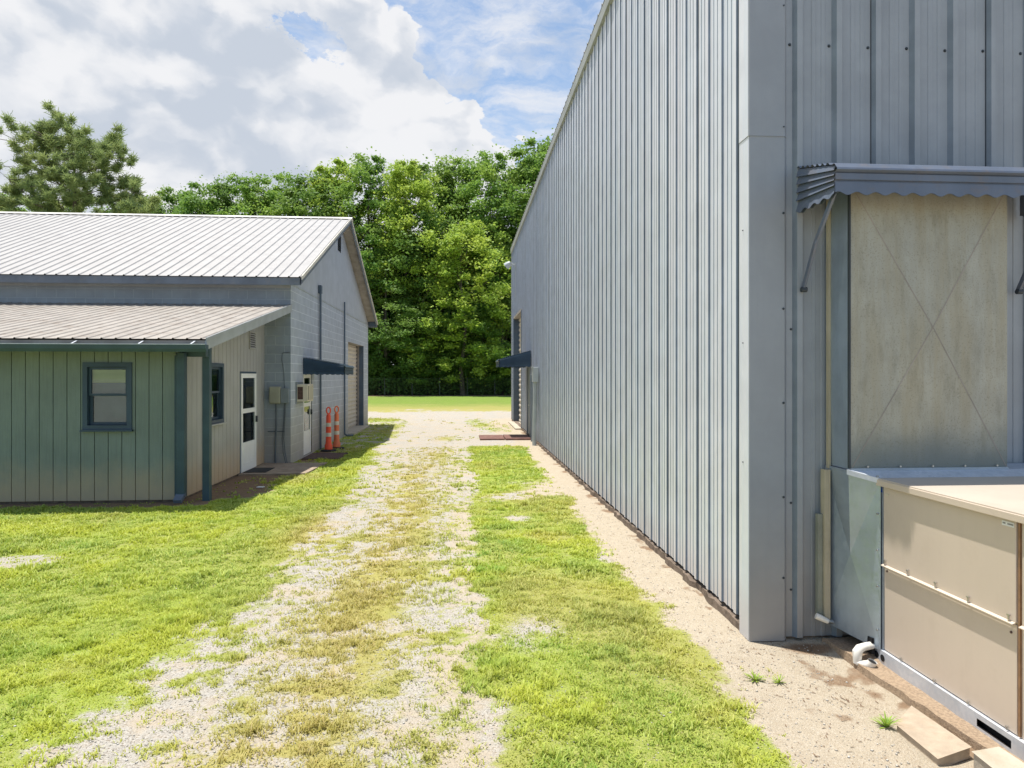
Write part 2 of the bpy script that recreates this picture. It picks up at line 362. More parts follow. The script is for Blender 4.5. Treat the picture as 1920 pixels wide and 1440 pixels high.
def board_profile(L, pitch=0.203, gap=0.012, depth=0.022, start=0.0):
    p = [(0.0, 0.0)]; k = start
    while k+gap < L:
        if k > 0.001: p += [(k, 0.0), (k+0.001, -depth), (k+gap-0.001, -depth), (k+gap, 0.0)]
        k += pitch
    p.append((L, 0.0)); return p
def frame_rect(mb, axis, c, a0, a1, z0, z1, w, t0, t1, sides='lrtb'):
    """rectangular frame in a wall plane; axis 'x' = plane x const (runs along y), 'y' = plane y const"""
    def bx(p0, p1, q0, q1):
        if axis == 'x': mb.box(min(t0, t1), max(t0, t1), p0, p1, q0, q1)
        else: mb.box(p0, p1, min(t0, t1), max(t0, t1), q0, q1)
    if 'l' in sides: bx(a0, a0+w, z0, z1)
    if 'r' in sides: bx(a1-w, a1, z0, z1)
    if 't' in sides: bx(a0+w, a1-w, z1-w, z1)
    if 'b' in sides: bx(a0+w, a1-w, z0, z0+w)
    return mb
def plate(mb, axis, pos, a0, a1, z0, z1, t=0.006):
    if axis == 'x': mb.box(pos, pos+t, a0, a1, z0, z1)
    else: mb.box(a0, a1, pos, pos+t, z0, z1)
    return mb

rng = np.random.default_rng(7); random.seed(7)
# value noise in numpy, used for where the grass grows
_T = rng.random((256, 256))
def vnoise(x, y, s):
    x = np.asarray(x)*s+37.3; y = np.asarray(y)*s+11.9
    xi = np.floor(x).astype(int); yi = np.floor(y).astype(int); fx = x-xi; fy = y-yi
    fx = fx*fx*(3-2*fx); fy = fy*fy*(3-2*fy)
    g = lambda a, b: _T[a & 255, b & 255]
    return (g(xi, yi)*(1-fx)+g(xi+1, yi)*fx)*(1-fy)+(g(xi, yi+1)*(1-fx)+g(xi+1, yi+1)*fx)*fy
def fbm(x, y, s, o=4):
    r = 0; a = 0.5; t = 0
    for k in range(o): r = r+a*vnoise(x+k*3.7, y-k*5.1, s); t += a; a *= 0.55; s *= 2.1
    return r/t
def sm(x, a, b):
    t = np.clip((x-a)/(b-a), 0, 1); return t*t*(3-2*t)

def ground_masks(x, y, full=False):
    """grass cover, warm sand, dryness, bare brown soil for a place on the ground (metres)"""
    n1 = fbm(x, y, 1.1)-0.5; n2 = fbm(x+50, y, 3.2)-0.5; n3 = fbm(x, y+80, 0.45)-0.5; n4 = fbm(x+9, y+33, 8.0, 3)-0.5
    wob = n1*0.75+n2*0.45+n4*0.25
    near = sm(y, 19.5, 17.0)
    # lawn on the left
    ed = -2.05-0.3*sm(y, 13, 18)
    lawn = sm(ed-x+wob*1.2, -0.45, 0.15)*near
    bare = np.exp(-(((x+4.75)/0.9)**2+((y-7.55)/0.35)**2)*0.9)
    lawn = lawn*(1-0.62*sm(bare+n2*0.8, 0.3, 0.8))
    # strip on the right
    st = sm(x+wob*0.75, 0.02, 0.30)*sm(1.66-x+wob*0.55, -0.10, 0.16)*sm(y, 19.6, 18.6)
    gap = np.exp(-((y-11.1-0.5*(x-0.9))/0.32)**2)*sm(x, 0.0, 0.5)+np.exp(-((y-12.4)/1.1)**2)*0.55
    st = st*(1-0.85*sm(gap+n1, 0.35, 0.8)); st = st*(1-np.exp(-(((x-0.75)/0.2)**2+((y-9.4)/0.22)**2)))
    st = st*(1-0.7*np.exp(-(((x-0.55)/0.30)**2+((y-5.2)/0.45)**2)))
    # thin grass between the wheel tracks
    mid = np.exp(-((x+0.85+0.12*np.sin(y*0.6))/0.50)**2)*sm(y, 19, 12)
    mid = mid*sm(n2*1.3+n4*1.3+n1*0.8+0.16, -0.10, 0.30)*0.9
    mid2 = np.exp(-(((x+0.6)/0.45)**2+((y-16.7)/1.3)**2))*0.9
    tuft = sm(fbm(x-20, y+5, 2.4)-0.5+n4*0.7, 0.06, 0.22)*0.7*sm(y, 20, 15)*sm(1.55-x, 0.0, 0.4)
    cov = np.maximum.reduce([lawn, st*0.97, mid, mid2*sm(n2, -0.2, 0.15), tuft, 0.42*np.exp(-((x+0.75)/1.0)**2)*(y < 19)])
    # along the block building and beyond
    sh = sm(-2.25-x+wob*0.8, -0.2, 0.3)*sm(y, 15.5, 17.8)*sm(y, 29, 27.5)*0.75*sm(n2+0.1, -0.2, 0.15)
    band = sm(-2.6-x+wob*2, -0.3, 0.8)*np.exp(-((y-30.6)/1.7)**2)
    rp = np.exp(-(((x-0.75)/0.6)**2+((y-27.5)/2.6)**2))*0.8
    cp = np.exp(-(((x+0.55)/0.55)**2+((y-21.5)/1.2)**2))*0.7
    farp = sm(fbm(x*2.0, y*0.7, 0.8)-0.5, 0.02, 0.2)*sm(y, 19, 22)*sm(y, 33, 30)*0.55
    zone = cov.copy()
    speck = fbm(x+3, y-8, 13.0, 2)-0.5+n4*0.6
    cov = cov*(1-0.55*sm(speck, 0.05, 0.22)*(y < 19))
    cov = np.maximum(cov, 0.6*sm(fbm(x-3, y+18, 9.0, 3)-0.5+n2*0.4, 0.08, 0.24)*(x < 1.7)*(y < 18))
    cov = np.maximum.reduce([cov, sh, band*sm(n2+0.3, 0, 0.2), rp*sm(n2+.1, -0.1, 0.1), cp, farp])
    zone = np.maximum.reduce([zone, cov])
    cov = np.where(y > 35.6+n1*1.6, np.maximum(cov, 0.95*sm(y+n3*5+n2*5, 35.8, 41)), cov)
    cov = np.where(y > 66.8+n1*1.0, cov*sm(y, 68.2, 67.0), cov)
    # unseen ground behind the camera kept bare to cut green bounce light
    cov = cov*sm(y+n1*0.6, 0.6, 2.0)
    # bare soil beside the annex and along its foot
    soil = sm(y+n1*0.5, 10.45, 10.72)*(x < -3.9)*(y < 12)*1.0
    s2 = sm(-3.30-0.10*(y-11)-x+wob*0.8, -0.2, 0.2)*sm(y, 11.0, 11.5)*sm(y, 16.6, 15.8)
    soil = np.maximum(soil, s2); soil = np.maximum(soil, sm(x, -3.2, -3.5)*sm(y, 15.5, 16)*sm(y, 18.6, 17.8)*0.8)
    soil = np.maximum(soil, sm(y+n2*1.5, 66.4, 67.2)); soil = np.maximum(soil, 0.9*np.exp(-(((x-2.52)/0.24)**2+((y-4.80)/0.10)**2))); soil = np.maximum(soil, 0.62*sm(x+n2*0.25, 1.96, 2.1)*(y < 30)*sm(n2+n4, -0.1, 0.2))
    cov = cov*(1-soil*0.85)
    # under and round the package unit, in front of the end wall
    bu = sm(x+n1*0.4, 1.75, 1.98)*sm(y, 36.0, 35.0); cov = cov*(1-bu)
    cov = cov*(1-np.exp(-(((x-1.95)/0.35)**2+((y-4.6)/0.5)**2)))
    fx_ = np.exp(-(((x-1.93)/0.12)**2+((y-4.35)/0.07)**2))*0.8
    cov = np.maximum(cov, fx_*sm(n4, -0.3, 0.0))
    t1 = np.exp(-((x+1.62)/0.33)**2)
    sand = sm(x+n1*0.9, 1.0, 1.6)*0.95*sm(y, 34, 30)+sm(-np.abs(x-0.02)+n1*0.6+0.28, 0.0, 0.4)*0.6*sm(y, 25, 6)+0.32*sm(n1+0.1, -0.1, 0.2)
    sand = np.clip(sand*(1-0.9*t1), 0, 1)*(1-0.8*sm(y, 29, 33))
    dry = np.clip(np.exp(-((x+0.9)/0.75)**2)*0.85+sm(n3+n1*0.6, 0.03, 0.25)*0.4, 0, 1)
    dry = np.maximum(dry, np.exp(-(((x+1.75)/0.5)**2+((y-8.9)/1.3)**2))*1.0)
    dry = np.where(y > 36, sm(y+n1*6+n2*4+n3*4, 52, 40)*0.8, dry)
    zone = np.where(y > 30, cov, zone*(1-soil*0.85)*(1-bu)*sm(y+n1*0.6, 0.6, 2.0))
    if full: return np.clip(zone, 0, 1), np.clip(sand, 0, 1), dry, np.clip(soil, 0, 1)
    return np.clip(cov, 0, 1), np.clip(sand, 0, 1), dry, np.clip(soil, 0, 1)
def ground_z(x, y):
    z = -0.012+0.012*(fbm(x, y, 1.6)-0.5)
    z = z-0.055*sm(x, 2.2, 2.6)*sm(y, 4.9, 4.4)*(y < 6)
    # hollow worn in front of the end wall
    z = z-0.02*np.exp(-(((x-2.4)/0.35)**2+((y-4.75)/0.25)**2))
    return z

# ------------------------------------------------------------------ ground
def axis_pts(segs):
    out = []
    for a, b, s in segs: out.append(np.arange(a, b-1e-6, s))
    return np.concatenate(out+[np.array([segs[-1][1]])])
gx = axis_pts([(-900, -100, 80), (-100, -20, 8), (-20, -9, 0.5), (-9, 3.6, 0.045), (3.6, 12, 0.6), (12, 60, 8), (60, 900, 84)])
gy = axis_pts([(-500, -20, 60), (-20, 2, 2), (2, 12, 0.045), (12, 22, 0.09), (22, 37, 0.2), (37, 70, 0.6), (70, 150, 8), (150, 1200, 105)])
GX, GY = np.meshgrid(gx, gy); nx, ny = len(gx), len(gy)
GZ = ground_z(GX, GY)
V = np.stack([GX.ravel(), GY.ravel(), GZ.ravel()], 1)
ii = np.arange((ny-1)*(nx-1)); r, c = ii//(nx-1), ii % (nx-1); a = r*nx+c
Fq = np.stack([a, a+1, a+1+nx, a+nx], 1)
def np_mesh(name, V, F, mat, k=4, attrs=None, smooth=False):
    me = bpy.data.meshes.new(name); me.vertices.add(len(V)); me.vertices.foreach_set('co', V.astype(np.float32).ravel())
    nf = len(F); me.loops.add(nf*k); me.loops.foreach_set('vertex_index', F.astype(np.int32).ravel())
    me.polygons.add(nf); me.polygons.foreach_set('loop_start', (np.arange(nf)*k).astype(np.int32)); me.polygons.foreach_set('loop_total', np.full(nf, k, np.int32))
    if smooth: me.polygons.foreach_set('use_smooth', np.ones(nf, bool))
    me.update(calc_edges=True); me.validate()
    for an, arr in (attrs or {}).items():
        ca = me.color_attributes.new(an, 'FLOAT_COLOR', 'POINT'); ca.data.foreach_set('color', arr.astype(np.float32).ravel())
    me.materials.append(mat); return me
cov, sand, dry, soil = ground_masks(V[:, 0], V[:, 1], True)

gm = bpy.data.materials.new('ground_cover'); gm.use_nodes = True; gm.node_tree.nodes.clear(); n = NT(gm.node_tree)
pos = n.new('ShaderNodeNewGeometry').outputs['Position']
at1 = n.new('ShaderNodeAttribute', attribute_name='cover'); s1 = n.new('ShaderNodeSeparateColor', {0: at1.outputs['Color']})
a_cov, a_sand, a_dry = s1.outputs; a_soil = at1.outputs['Alpha']
vor = n.new('ShaderNodeTexVoronoi', {'Scale': 95.0, 'Randomness': 1.0}); n.l.new(pos, vor.inputs['Vector'])
st = n.new('ShaderNodeSeparateColor', {0: vor.outputs['Color']}).outputs[0]
vor2 = n.new('ShaderNodeTexVoronoi', {'Scale': 130.0}); n.l.new(pos, vor2.inputs['Vector'])
st2 = n.new('ShaderNodeSeparateColor', {0: vor2.outputs['Color']}).outputs[1]
stone = n.mix(st, (0.34, 0.315, 0.275), (0.52, 0.49, 0.435))
stone = n.mix(n.math('MULTIPLY', st2, 0.5), stone, (0.42, 0.395, 0.355))
stone = n.mix(n.ss(vor.outputs['Distance'], 0.60, 0.85), stone, (0.25, 0.21, 0.165))
stone = n.mix(n.math('MULTIPLY', n.ss(n.noise(pos, 1.8, 7, 0.7), 0.46, 0.64), 0.6), stone, (0.47, 0.38, 0.265))
sandc = n.mix(n.noise(pos, 7.0, 8, 0.7), (0.35, 0.29, 0.21), (0.52, 0.455, 0.355))
sandc = n.mix(n.math('MULTIPLY', n.ss(n.noise(pos, 38.0, 5, 0.7), 0.54, 0.70), 0.5), sandc, (0.25, 0.17, 0.11))
sandc = n.mix(n.math('MULTIPLY', n.ss(st2, 0.75, 0.95), 0.5), sandc, (0.54, 0.49, 0.41))
sfac = n.ss(n.math('ADD', a_sand, n.math('MULTIPLY', n.math('SUBTRACT', n.noise(pos, 14.0, 6, 0.7), 0.5), 0.9)), 0.25, 0.75)
base = n.mix(sfac, stone, sandc)
soilc = n.mix(n.noise(pos, 12.0, 7, 0.7), (0.15, 0.095, 0.06), (0.34, 0.235, 0.15))
base = n.mix(n.ss(n.math('ADD', a_soil, n.math('MULTIPLY', n.math('SUBTRACT', n.noise(pos, 9.0, 5, 0.7), 0.5), 0.5)), 0.3, 0.7), base, soilc)
# thatch and short growth under the blades
turf = n.mix(n.noise(pos, 25.0, 6, 0.7), (0.20, 0.24, 0.045), (0.40, 0.43, 0.11))
turf = n.mix(n.math('MULTIPLY', n.ss(n.noise(pos, 60.0, 4, 0.7), 0.5, 0.7), 0.55), turf, (0.50, 0.44, 0.26))
turf = n.mix(n.math('MULTIPLY', n.ss(n.noise(pos, 0.6, 5, 0.6), 0.42, 0.62), 0.5), turf, (0.30, 0.40, 0.05))
fy = n.ss(n.new('ShaderNodeSeparateXYZ', {0: pos}).outputs[1], 34.0, 46.0)
turf = n.mix(n.math('MULTIPLY', fy, n.math('ADD', 0.45, n.math('MULTIPLY', n.noise(pos, 0.9, 5, 0.7), 0.5))), turf, (0.12, 0.215, 0.03))
turf = n.mix(n.math('MULTIPLY', n.ss(n.noise(pos, 85.0, 4, 0.75), 0.52, 0.62), 0.75), turf, (0.09, 0.14, 0.02))
turf = n.mix(n.math('MULTIPLY', n.ss(n.noise(pos, 18.0, 6, 0.75), 0.55, 0.66), 0.5), turf, (0.42, 0.36, 0.2))
turf = n.mix(n.math('MULTIPLY', a_dry, 0.7), turf, (0.42, 0.33, 0.13))
gf = n.ss(n.math('ADD', a_cov, n.math('MULTIPLY', n.math('SUBTRACT', n.noise(pos, 30.0, 6, 0.75), 0.5), 1.1)), 0.35, 0.75)
base = n.mix(gf, base, turf)
bh = n.math('ADD', n.math('MULTIPLY', vor.outputs['Distance'], -0.6), n.math('MULTIPLY', n.noise(pos, 45.0, 6, 0.7), 1.0))
bp = n.new('ShaderNodeBump', {'Strength': 0.9, 'Distance': 0.014, 'Height': bh})
b = n.new('ShaderNodeBsdfPrincipled', {'Base Color': base, 'Roughness': 0.95, 'Normal': bp.outputs[0]}); b.inputs['Specular IOR Level'].default_value = 0.15
n.new('ShaderNodeOutputMaterial', {'Surface': b.outputs[0]})
gme = np_mesh('ground', V, Fq, gm, 4, {'cover': np.stack([cov, sand, dry, soil], 1)}, smooth=True)
go = bpy.data.objects.new('ground', gme); COL.objects.link(go)
tag(go, 'grassy gravel yard with two pale wheel tracks between the buildings', 'ground', kind='structure')

# ------------------------------------------------------------------ grass blades
def leaf_material(name, cols, trans=0.35, dry=None, attr=None, nscale=0.5):
    m = bpy.data.materials.new(name); m.use_nodes = True; t = m.node_tree; t.nodes.clear(); n = NT(t)
    g = n.new('ShaderNodeNewGeometry'); pos = g.outputs['Position']; rnd = g.outputs['Random Per Island']
    oi = n.new('ShaderNodeObjectInfo').outputs['Random']
    c = n.mix(rnd, cols[0], cols[1])
    c = n.mix(n.math('MULTIPLY', n.ss(n.noise(pos, nscale, 4, 0.6), 0.42, 0.62), 0.7), c, cols[2])
    if attr is None: c = n.mix(n.math('MULTIPLY', oi, 0.45), c, cols[3])
    else:
        aa = n.new('ShaderNodeAttribute', attribute_name=attr); sx = n.new('ShaderNodeSeparateColor', {0: aa.outputs['Color']})
        c = n.mix(sx.outputs[0], c, cols[3]); c = n.mix(sx.outputs[1], c, cols[4])
    d = n.new('ShaderNodeBsdfPrincipled', {'Base Color': c, 'Roughness': 0.55}); d.inputs['Specular IOR Level'].default_value = 0.3
    tr = n.new('ShaderNodeBsdfTranslucent', {'Color': n.mix(0.35, c, cols[2])})
    mx = n.new('ShaderNodeMixShader', {0: trans, 1: d.outputs[0], 2: tr.outputs[0]})
    n.new('ShaderNodeOutputMaterial', {'Surface': mx.outputs[0]})
    return m
grass_m = leaf_material('grass_blade', [(0.17, 0.29, 0.03), (0.56, 0.63, 0.14), (0.56, 0.60, 0.06), (0.54, 0.43, 0.18), (0.20, 0.40, 0.06)], 0.3, attr='tone', nscale=0.7)
def in_rect(x, y, a, b, c, d): return (x > a) & (x < b) & (y > c) & (y < d)
def grass_points(x0, x1, y0, y1, dens):
    nn = int((x1-x0)*(y1-y0)*dens); x = rng.uniform(x0, x1, nn); y = rng.uniform(y0, y1, nn)
    # only what the view or a step aside of it can hold
    keep = (x > -0.84*y-1.2) & (x < 0.8*y+0.8)
    keep &= ~(in_rect(x, y, -30, -4.4, 10.93, 40) | in_rect(x, y, -30, -3.82, 15.5, 28) | (in_rect(x, y, 2.1, 40, 4.9, 40)) | in_rect(x, y, 2.7, 6, 0, 5)
              | in_rect(x, y, -4.5, -3.05, 13.75, 15.4) | in_rect(x, y, -3.8, -2.9, 16.3, 17.7) | in_rect(x, y, 0.5, 2.1, 20.7, 22.3) | in_rect(x, y, 2.3, 2.8, 3.2, 3.9))
    x, y = x[keep], y[keep]; cv, sa, dr, so_ = ground_masks(x, y)
    k = rng.random(len(x)) < np.clip(cv, 0, 1)**1.4
    return x[k], y[k], dr[k], cv[k]
Vs, Fs, Ts = [], [], []; off = 0
for (x0, x1, y0, y1, dens, nb, hh, ww, spread) in ((-5.2, 3, 2.6, 6.5, 2100, 7, 0.040, 0.0036, 0.034), (-8.5, 3, 6.5, 11.2, 950, 7, 0.044, 0.0060, 0.045),
                                        (-5, 3, 11.2, 20, 280, 7, 0.054, 0.010, 0.06), (-5, 3, 20, 34, 50, 7, 0.05, 0.018, 0.10)):
    x, y, dr, cv = grass_points(x0, x1, y0, y1, dens); z = ground_z(x, y)
    clump = np.clip(fbm(x, y, 7.0)*1.8-0.3+0.6*sm(fbm(x+7, y, 1.8), 0.55, 0.7)+0.3*(rng.random(len(x)) < 0.06), 0.25, 1.9); green = 0.45*sm(fbm(x-60, y+40, 1.3), 0.54, 0.68)*(1-dr)*(x > 0)+0.3*sm(fbm(x-6, y+4, 2.3), 0.6, 0.75)*(1-dr)
    N_ = len(x)*nb; ix = np.repeat(np.arange(len(x)), nb)
    a = rng.uniform(0, 2*np.pi, N_); rr = spread*np.sqrt(rng.random(N_))*0.9; bx = x[ix]+rr*np.cos(a*3.3); by = y[ix]+rr*np.sin(a*3.3)
    h = hh*clump[ix]*rng.uniform(0.35, 1.2, N_)*(0.55+0.45*cv[ix]); lean = h*rng.uniform(0.4, 1.5, N_); wd = ww*rng.uniform(0.7, 1.4, N_)
    dx, dy = np.cos(a), np.sin(a); px, py = -dy*wd, dx*wd
    zb = z[ix]-0.004
    P = np.stack([np.stack([bx-px, by-py, zb], 1), np.stack([bx+px, by+py, zb], 1),
                  np.stack([bx+px*0.7+dx*lean*0.35, by+py*0.7+dy*lean*0.35, zb+h*0.65], 1), np.stack([bx-px*0.7+dx*lean*0.35, by-py*0.7+dy*lean*0.35, zb+h*0.65], 1),
                  np.stack([bx+dx*lean, by+dy*lean, zb+h], 1)], 1).reshape(-1, 3)
    o5 = off+np.arange(N_)*5
    Fs.append(np.stack([o5, o5+1, o5+2], 1)); Fs.append(np.stack([o5, o5+2, o5+3], 1)); Fs.append(np.stack([o5+3, o5+2, o5+4], 1))
    Vs.append(P); off += N_*5
    dt = np.clip(dr[ix]*0.9+rng.random(N_)*0.35*(rng.random(N_) < 0.3), 0, 1)
    Ts.append(np.repeat(np.stack([dt, green[ix], dt*0, dt*0+1], 1), 5, 0))
me = np_mesh('grass', np.concatenate(Vs), np.concatenate(Fs), grass_m, 3, {'tone': np.concatenate(Ts)})
o = bpy.data.objects.new('grass', me); COL.objects.link(o); tag(o, 'short yellow-green grass growing in the yard', 'grass', kind='stuff')
print('grass blades', off//5)

# loose stones on tracks
nn = 26000; x = rng.uniform(-2.8, 2.6, nn); y = 3.0+9.0*rng.random(nn)**1.5; cv, sa, dr, so_ = ground_masks(x, y)
k = (rng.random(nn) > cv*1.2) & ~in_rect(x, y, 2.08, 6, 4.9, 40) & ~in_rect(x, y, 2.3, 6, 2.9, 4.2) & (rng.random(nn) > sa*0.45); x, y = x[k], y[k]; z = ground_z(x, y)
s = rng.uniform(0.0025, 0.006, len(x))*rng.choice([1, 1, 1, 1.6], len(x))
octv = np.array([(1, 0, 0), (0, 1, 0), (-1, 0, 0), (0, -1, 0), (0, 0, 0.7), (0, 0, -0.5)]); octf = np.array([(0, 1, 4), (1, 2, 4), (2, 3, 4), (3, 0, 4), (1, 0, 5), (2, 1, 5), (3, 2, 5), (0, 3, 5)])
jit = rng.uniform(0.6, 1.35, (len(x), 6, 3)); an = rng.uniform(0, 6.28, len(x)); P = octv[None]*jit*s[:, None, None]
ca, sa_ = np.cos(an)[:, None], np.sin(an)[:, None]; P = np.stack([P[..., 0]*ca-P[..., 1]*sa_, P[..., 0]*sa_+P[..., 1]*ca, P[..., 2]], 2)
P += np.stack([x, y, z+s*0.3], 1)[:, None]
F = (octf[None]+(np.arange(len(x))*6)[:, None, None]).reshape(-1, 3)
m = bpy.data.materials.new('pebble'); m.use_nodes = True; m.node_tree.nodes.clear(); n = NT(m.node_tree)
rnd = n.new('ShaderNodeNewGeometry').outputs['Random Per Island']
b = n.new('ShaderNodeBsdfPrincipled', {'Base Color': n.mix(rnd, (0.33, 0.30, 0.25), (0.56, 0.53, 0.48)), 'Roughness': 0.9}); n.new('ShaderNodeOutputMaterial', {'Surface': b.outputs[0]})
o = bpy.data.objects.new('gravel', np_mesh('gravel', P.reshape(-1, 3), F, m, 3)); COL.objects.link(o); tag(o, 'loose pale stones lying on the wheel tracks', 'gravel', kind='stuff')

nn = 3200; x = rng.uniform(1.55, 2.75, nn); y = 3.1+6.5*rng.random(nn)**1.6
k = ~in_rect(x, y, 2.12, 6, 4.93, 40) & ~in_rect(x, y, 2.62, 6, 0, 4.9) & ~in_rect(x, y, 2.3, 2.75, 3.2, 3.85); kk = rng.random(nn) < (0.15+1.2*np.exp(-(((x-2.5)/0.2)**2+((y-4.78)/0.15)**2))+0.5*sm(fbm(x, y, 3.0), 0.5, 0.65)); x, y = x[k & kk], y[k & kk]
an = rng.uniform(0, 3.14, len(x)); ll = 0.003+0.016*rng.random(len(x))**2.5; wd = rng.uniform(0.001, 0.003, len(x)); z = ground_z(x, y)+0.003
ux, uy = np.cos(an), np.sin(an)
P = np.stack([np.stack([x-ux*ll-uy*wd, y-uy*ll+ux*wd, z], 1), np.stack([x-ux*ll+uy*wd, y-uy*ll-ux*wd, z+0.001], 1), np.stack([x+ux*ll+uy*wd, y+uy*ll-ux*wd, z+0.004], 1), np.stack([x+ux*ll-uy*wd, y+uy*ll+ux*wd, z+0.002], 1)], 1).reshape(-1, 3)
o = bpy.data.objects.new('leaf_litter', np_mesh('leaf_litter', P, np.arange(len(P)).reshape(-1, 4), material('dead_leaf', (0.17, 0.11, 0.07), 0.9, var=0.4, vscale=30), 4)); COL.objects.link(o)
tag(o, 'small dead leaves and twigs scattered on the sand by the wall', 'leaf litter', kind='stuff')

# ================================================================== warehouse (right)
WX = 2.15; WY = 4.95; WL = 24.95; WEAVE = 7.47; WID = 18.0
wh = empty('warehouse', (WX, WY, 0)); tag(wh, 'tall blue-grey ribbed metal warehouse on the right of the drive', 'building')
def W(mb, name, mat, **k):     # parts are given in world metres, stored relative to the thing's base
    o = mb.build(name, mat, wh, **k); o.matrix_parent_inverse = Matrix.Translation((-WX, -WY, 0)); return o
OH = (28.56-WY, 24.9-WY)
mb = MB(); prof = rib_profile(WL-0.16, 0.305, 0.018, 0.060, 0.053, start=0.11, mh=0.0045)
prof = [(u+0.0, d) for u, d in prof]
sheet(mb, (WX, WY+0.14, 0), (0, 1, 0), (0, 0, 1), (-1, 0, 0), prof, 0.085, WEAVE, openings=((24.9-WY-.14, 28.56-WY-.14, 0.0, 4.37), (21.5-WY-.14, 22.62-WY-.14, 0.0, 2.28)), thr=0.0035)
side = W(mb, 'side_wall', M['long_wall'], mat2=M['flank_shade'])
for k in range(27):                       # lapped edge of every third sheet stands off a few millimetres
    yl = WY+0.14+0.11+0.305*3*k-0.0125
    if 21.3 < yl < 22.7 or yl > 24.7: continue
    W(MB().box(WX-0.0035, WX-0.0005, yl, yl+0.008, 0.085, WEAVE-0.13), 'sheet_seam', M['screw_dark'])
# end wall, gable rising to the right
slope = 0.10
topf = lambda u: WEAVE+slope*min(u, WID/2)-slope*max(0, u-WID/2)
mb = MB(); prof = rib_profile(WID-0.25, 0.305, 0.036, 0.085, 0.042, start=0.11)
sheet(mb, (WX+0.20, WY+0.0, 0), (1, 0, 0), (0, 0, 1), (0, -1, 0), prof, 0.0, topf)
W(mb, 'end_wall', M['end_wall'], mat2=M['flank_shade_end'])
# overlapping sheet edges on the end wall: the thin dark seams
for k in range(1, 7):
    xs = WX+0.20+0.11+0.085+0.305*(3*k-1)-0.083
    W(MB().box(xs-0.0025, xs+0.0025, WY-0.0065, WY-0.0005, 0.0, WEAVE+slope*(xs-WX)-0.05), 'sheet_seam', M['screw_dark'])
    if k > 3: break
# other walls and roof
W(MB().box(WX+0.06, WX+WID, WY+WL-0.1, WY+WL, 0, WEAVE), 'back_wall', M['end_wall'])
W(MB().box(WX+WID-0.1, WX+WID-0.001, WY+0.02, WY+WL-0.101, 0, WEAVE), 'far_side_wall', M['end_wall'])
mb = MB(); rp = rib_profile(WL+0.25, 0.305, 0.032, 0.07, 0.028, minor=False, start=0.1)
for s in (1, -1):
    Vv = Vector((s, 0, slope)).normalized(); O = (WX-0.06 if s > 0 else WX+WID+0.06, WY-0.1, WEAVE+0.06)
    Nn = Vector((-s*slope, 0, 1)).normalized(); sheet(mb, O, (0, 1, 0), Vv, Nn, rp, 0, (WID/2+0.06)*math.sqrt(1+slope**2))
W(mb, 'roof', M['roof_white'])
W(MB().box(WX-0.055, WX+0.03, WY-0.04, WY+WL+0.05, WEAVE-0.13, WEAVE+0.055), 'eave_trim', M['eave_trim'])
# corner trim in two lengths, folded round the corner
for z0, z1, e in ((-0.015, 3.73, 0.0), (3.728, WEAVE-0.14, 0.004)):
    mb = MB()
    mb.prism([(WX-0.034-e, WY-0.036-e, z0), (WX+0.235, WY-0.036-e, z0), (WX+0.235, WY-0.030, z0), (WX+0.262, WY-0.004, z0), (WX+0.262, WY+0.0, z0), (WX+0.0, WY+0.0, z0),
              (WX+0.0, WY+0.16, z0), (WX-0.034-e, WY+0.145, z0)], (0, 0, z1-z0))
    W(mb, 'corner_trim', M['trim_grey'], bevel=0.004)
    W(MB().box(WX-0.038-e, WX-0.0345-e, WY-0.028, WY+0.14, z0+0.003, z1-0.003), 'corner_trim_lit_face', M['long_wall'])  # thin plate giving the fold its sunlit tone by a paler colour
W(MB().box(WX-0.034, WX+0.02, WY+WL-0.12, WY+WL+0.03, 0.05, WEAVE-0.14), 'back_corner_trim', M['trim_grey'])
# footing under the sheets: one rough-faced concrete edge
mb = MB(); rows = []
for k in range(250):
    rows.append((WY+0.10+k*0.0994, WX-0.015+random.uniform(-0.018, 0.010)+(0.012 if (k//3) % 2 else -0.008), 0.055+random.uniform(-0.02, 0.012)))
for (ya, xa, za), (yb_, xb, zb_) in zip(rows[:-1], rows[1:]):
    mb.quad((xa-0.01, ya, -0.1), (xb-0.01, yb_, -0.1), (xb, yb_, zb_), (xa, ya, za)); mb.quad((xa, ya, za), (xb, yb_, zb_), (WX+0.12, yb_, 0.07), (WX+0.12, ya, 0.07))
W(mb, 'footing', M['footing'])
W(MB().box(WX+0.05, WX+3, WY+0.02, WY+0.2, -0.12, 0.05), 'end_sill', M['footing'])
# overhead door opening
mb = MB()
mb.box(WX-0.036, WX+0.24, 28.50, 28.62, 0.05, 4.37); ja = W(mb, 'door_jamb', M['navy2'])
W(MB().box(WX-0.030, WX+0.24, 24.84, 24.95, 0.05, 4.37), 'door_jamb', M['navy2'])
W(MB().box(WX-0.032, WX+0.24, 24.95, 28.50, 4.33, 4.42), 'door_lintel', M['soffit'])
mb = MB(); prof = [(u, 0.02*math.sin(u*30)) for u in np.arange(0, 4.3, 0.03)]
sheet(mb, (WX+0.2, 24.95, 0.05), (0, 0, 1), (0, 1, 0), (-1, 0, 0), prof, 0, 3.55)
W(mb, 'roller_door', M['roller'])
W(MB().box(WX-0.25, WX+0.25, 24.8, 28.65, -0.1, 0.045), 'door_sill', M['concrete'], bevel=0.01)
# entry door
d = W(MB().box(WX-0.005, WX+0.035, 21.56, 22.56, 0.06, 2.22), 'entry_door', M['util_grey'])
o = MB().tube([(WX-0.005, 21.66, 1.02), (WX-0.06, 21.66, 1.02), (WX-0.06, 21.78, 1.02)], 0.012, 8).build('handle', M['steel'], d); o.matrix_parent_inverse = Matrix.Identity(4)
W(frame_rect(MB(), 'x', 0, 21.5, 22.62, 0.02, 2.28, 0.06, WX-0.045, WX+0.04, 'lrt'), 'door_frame', M['trim_grey'])
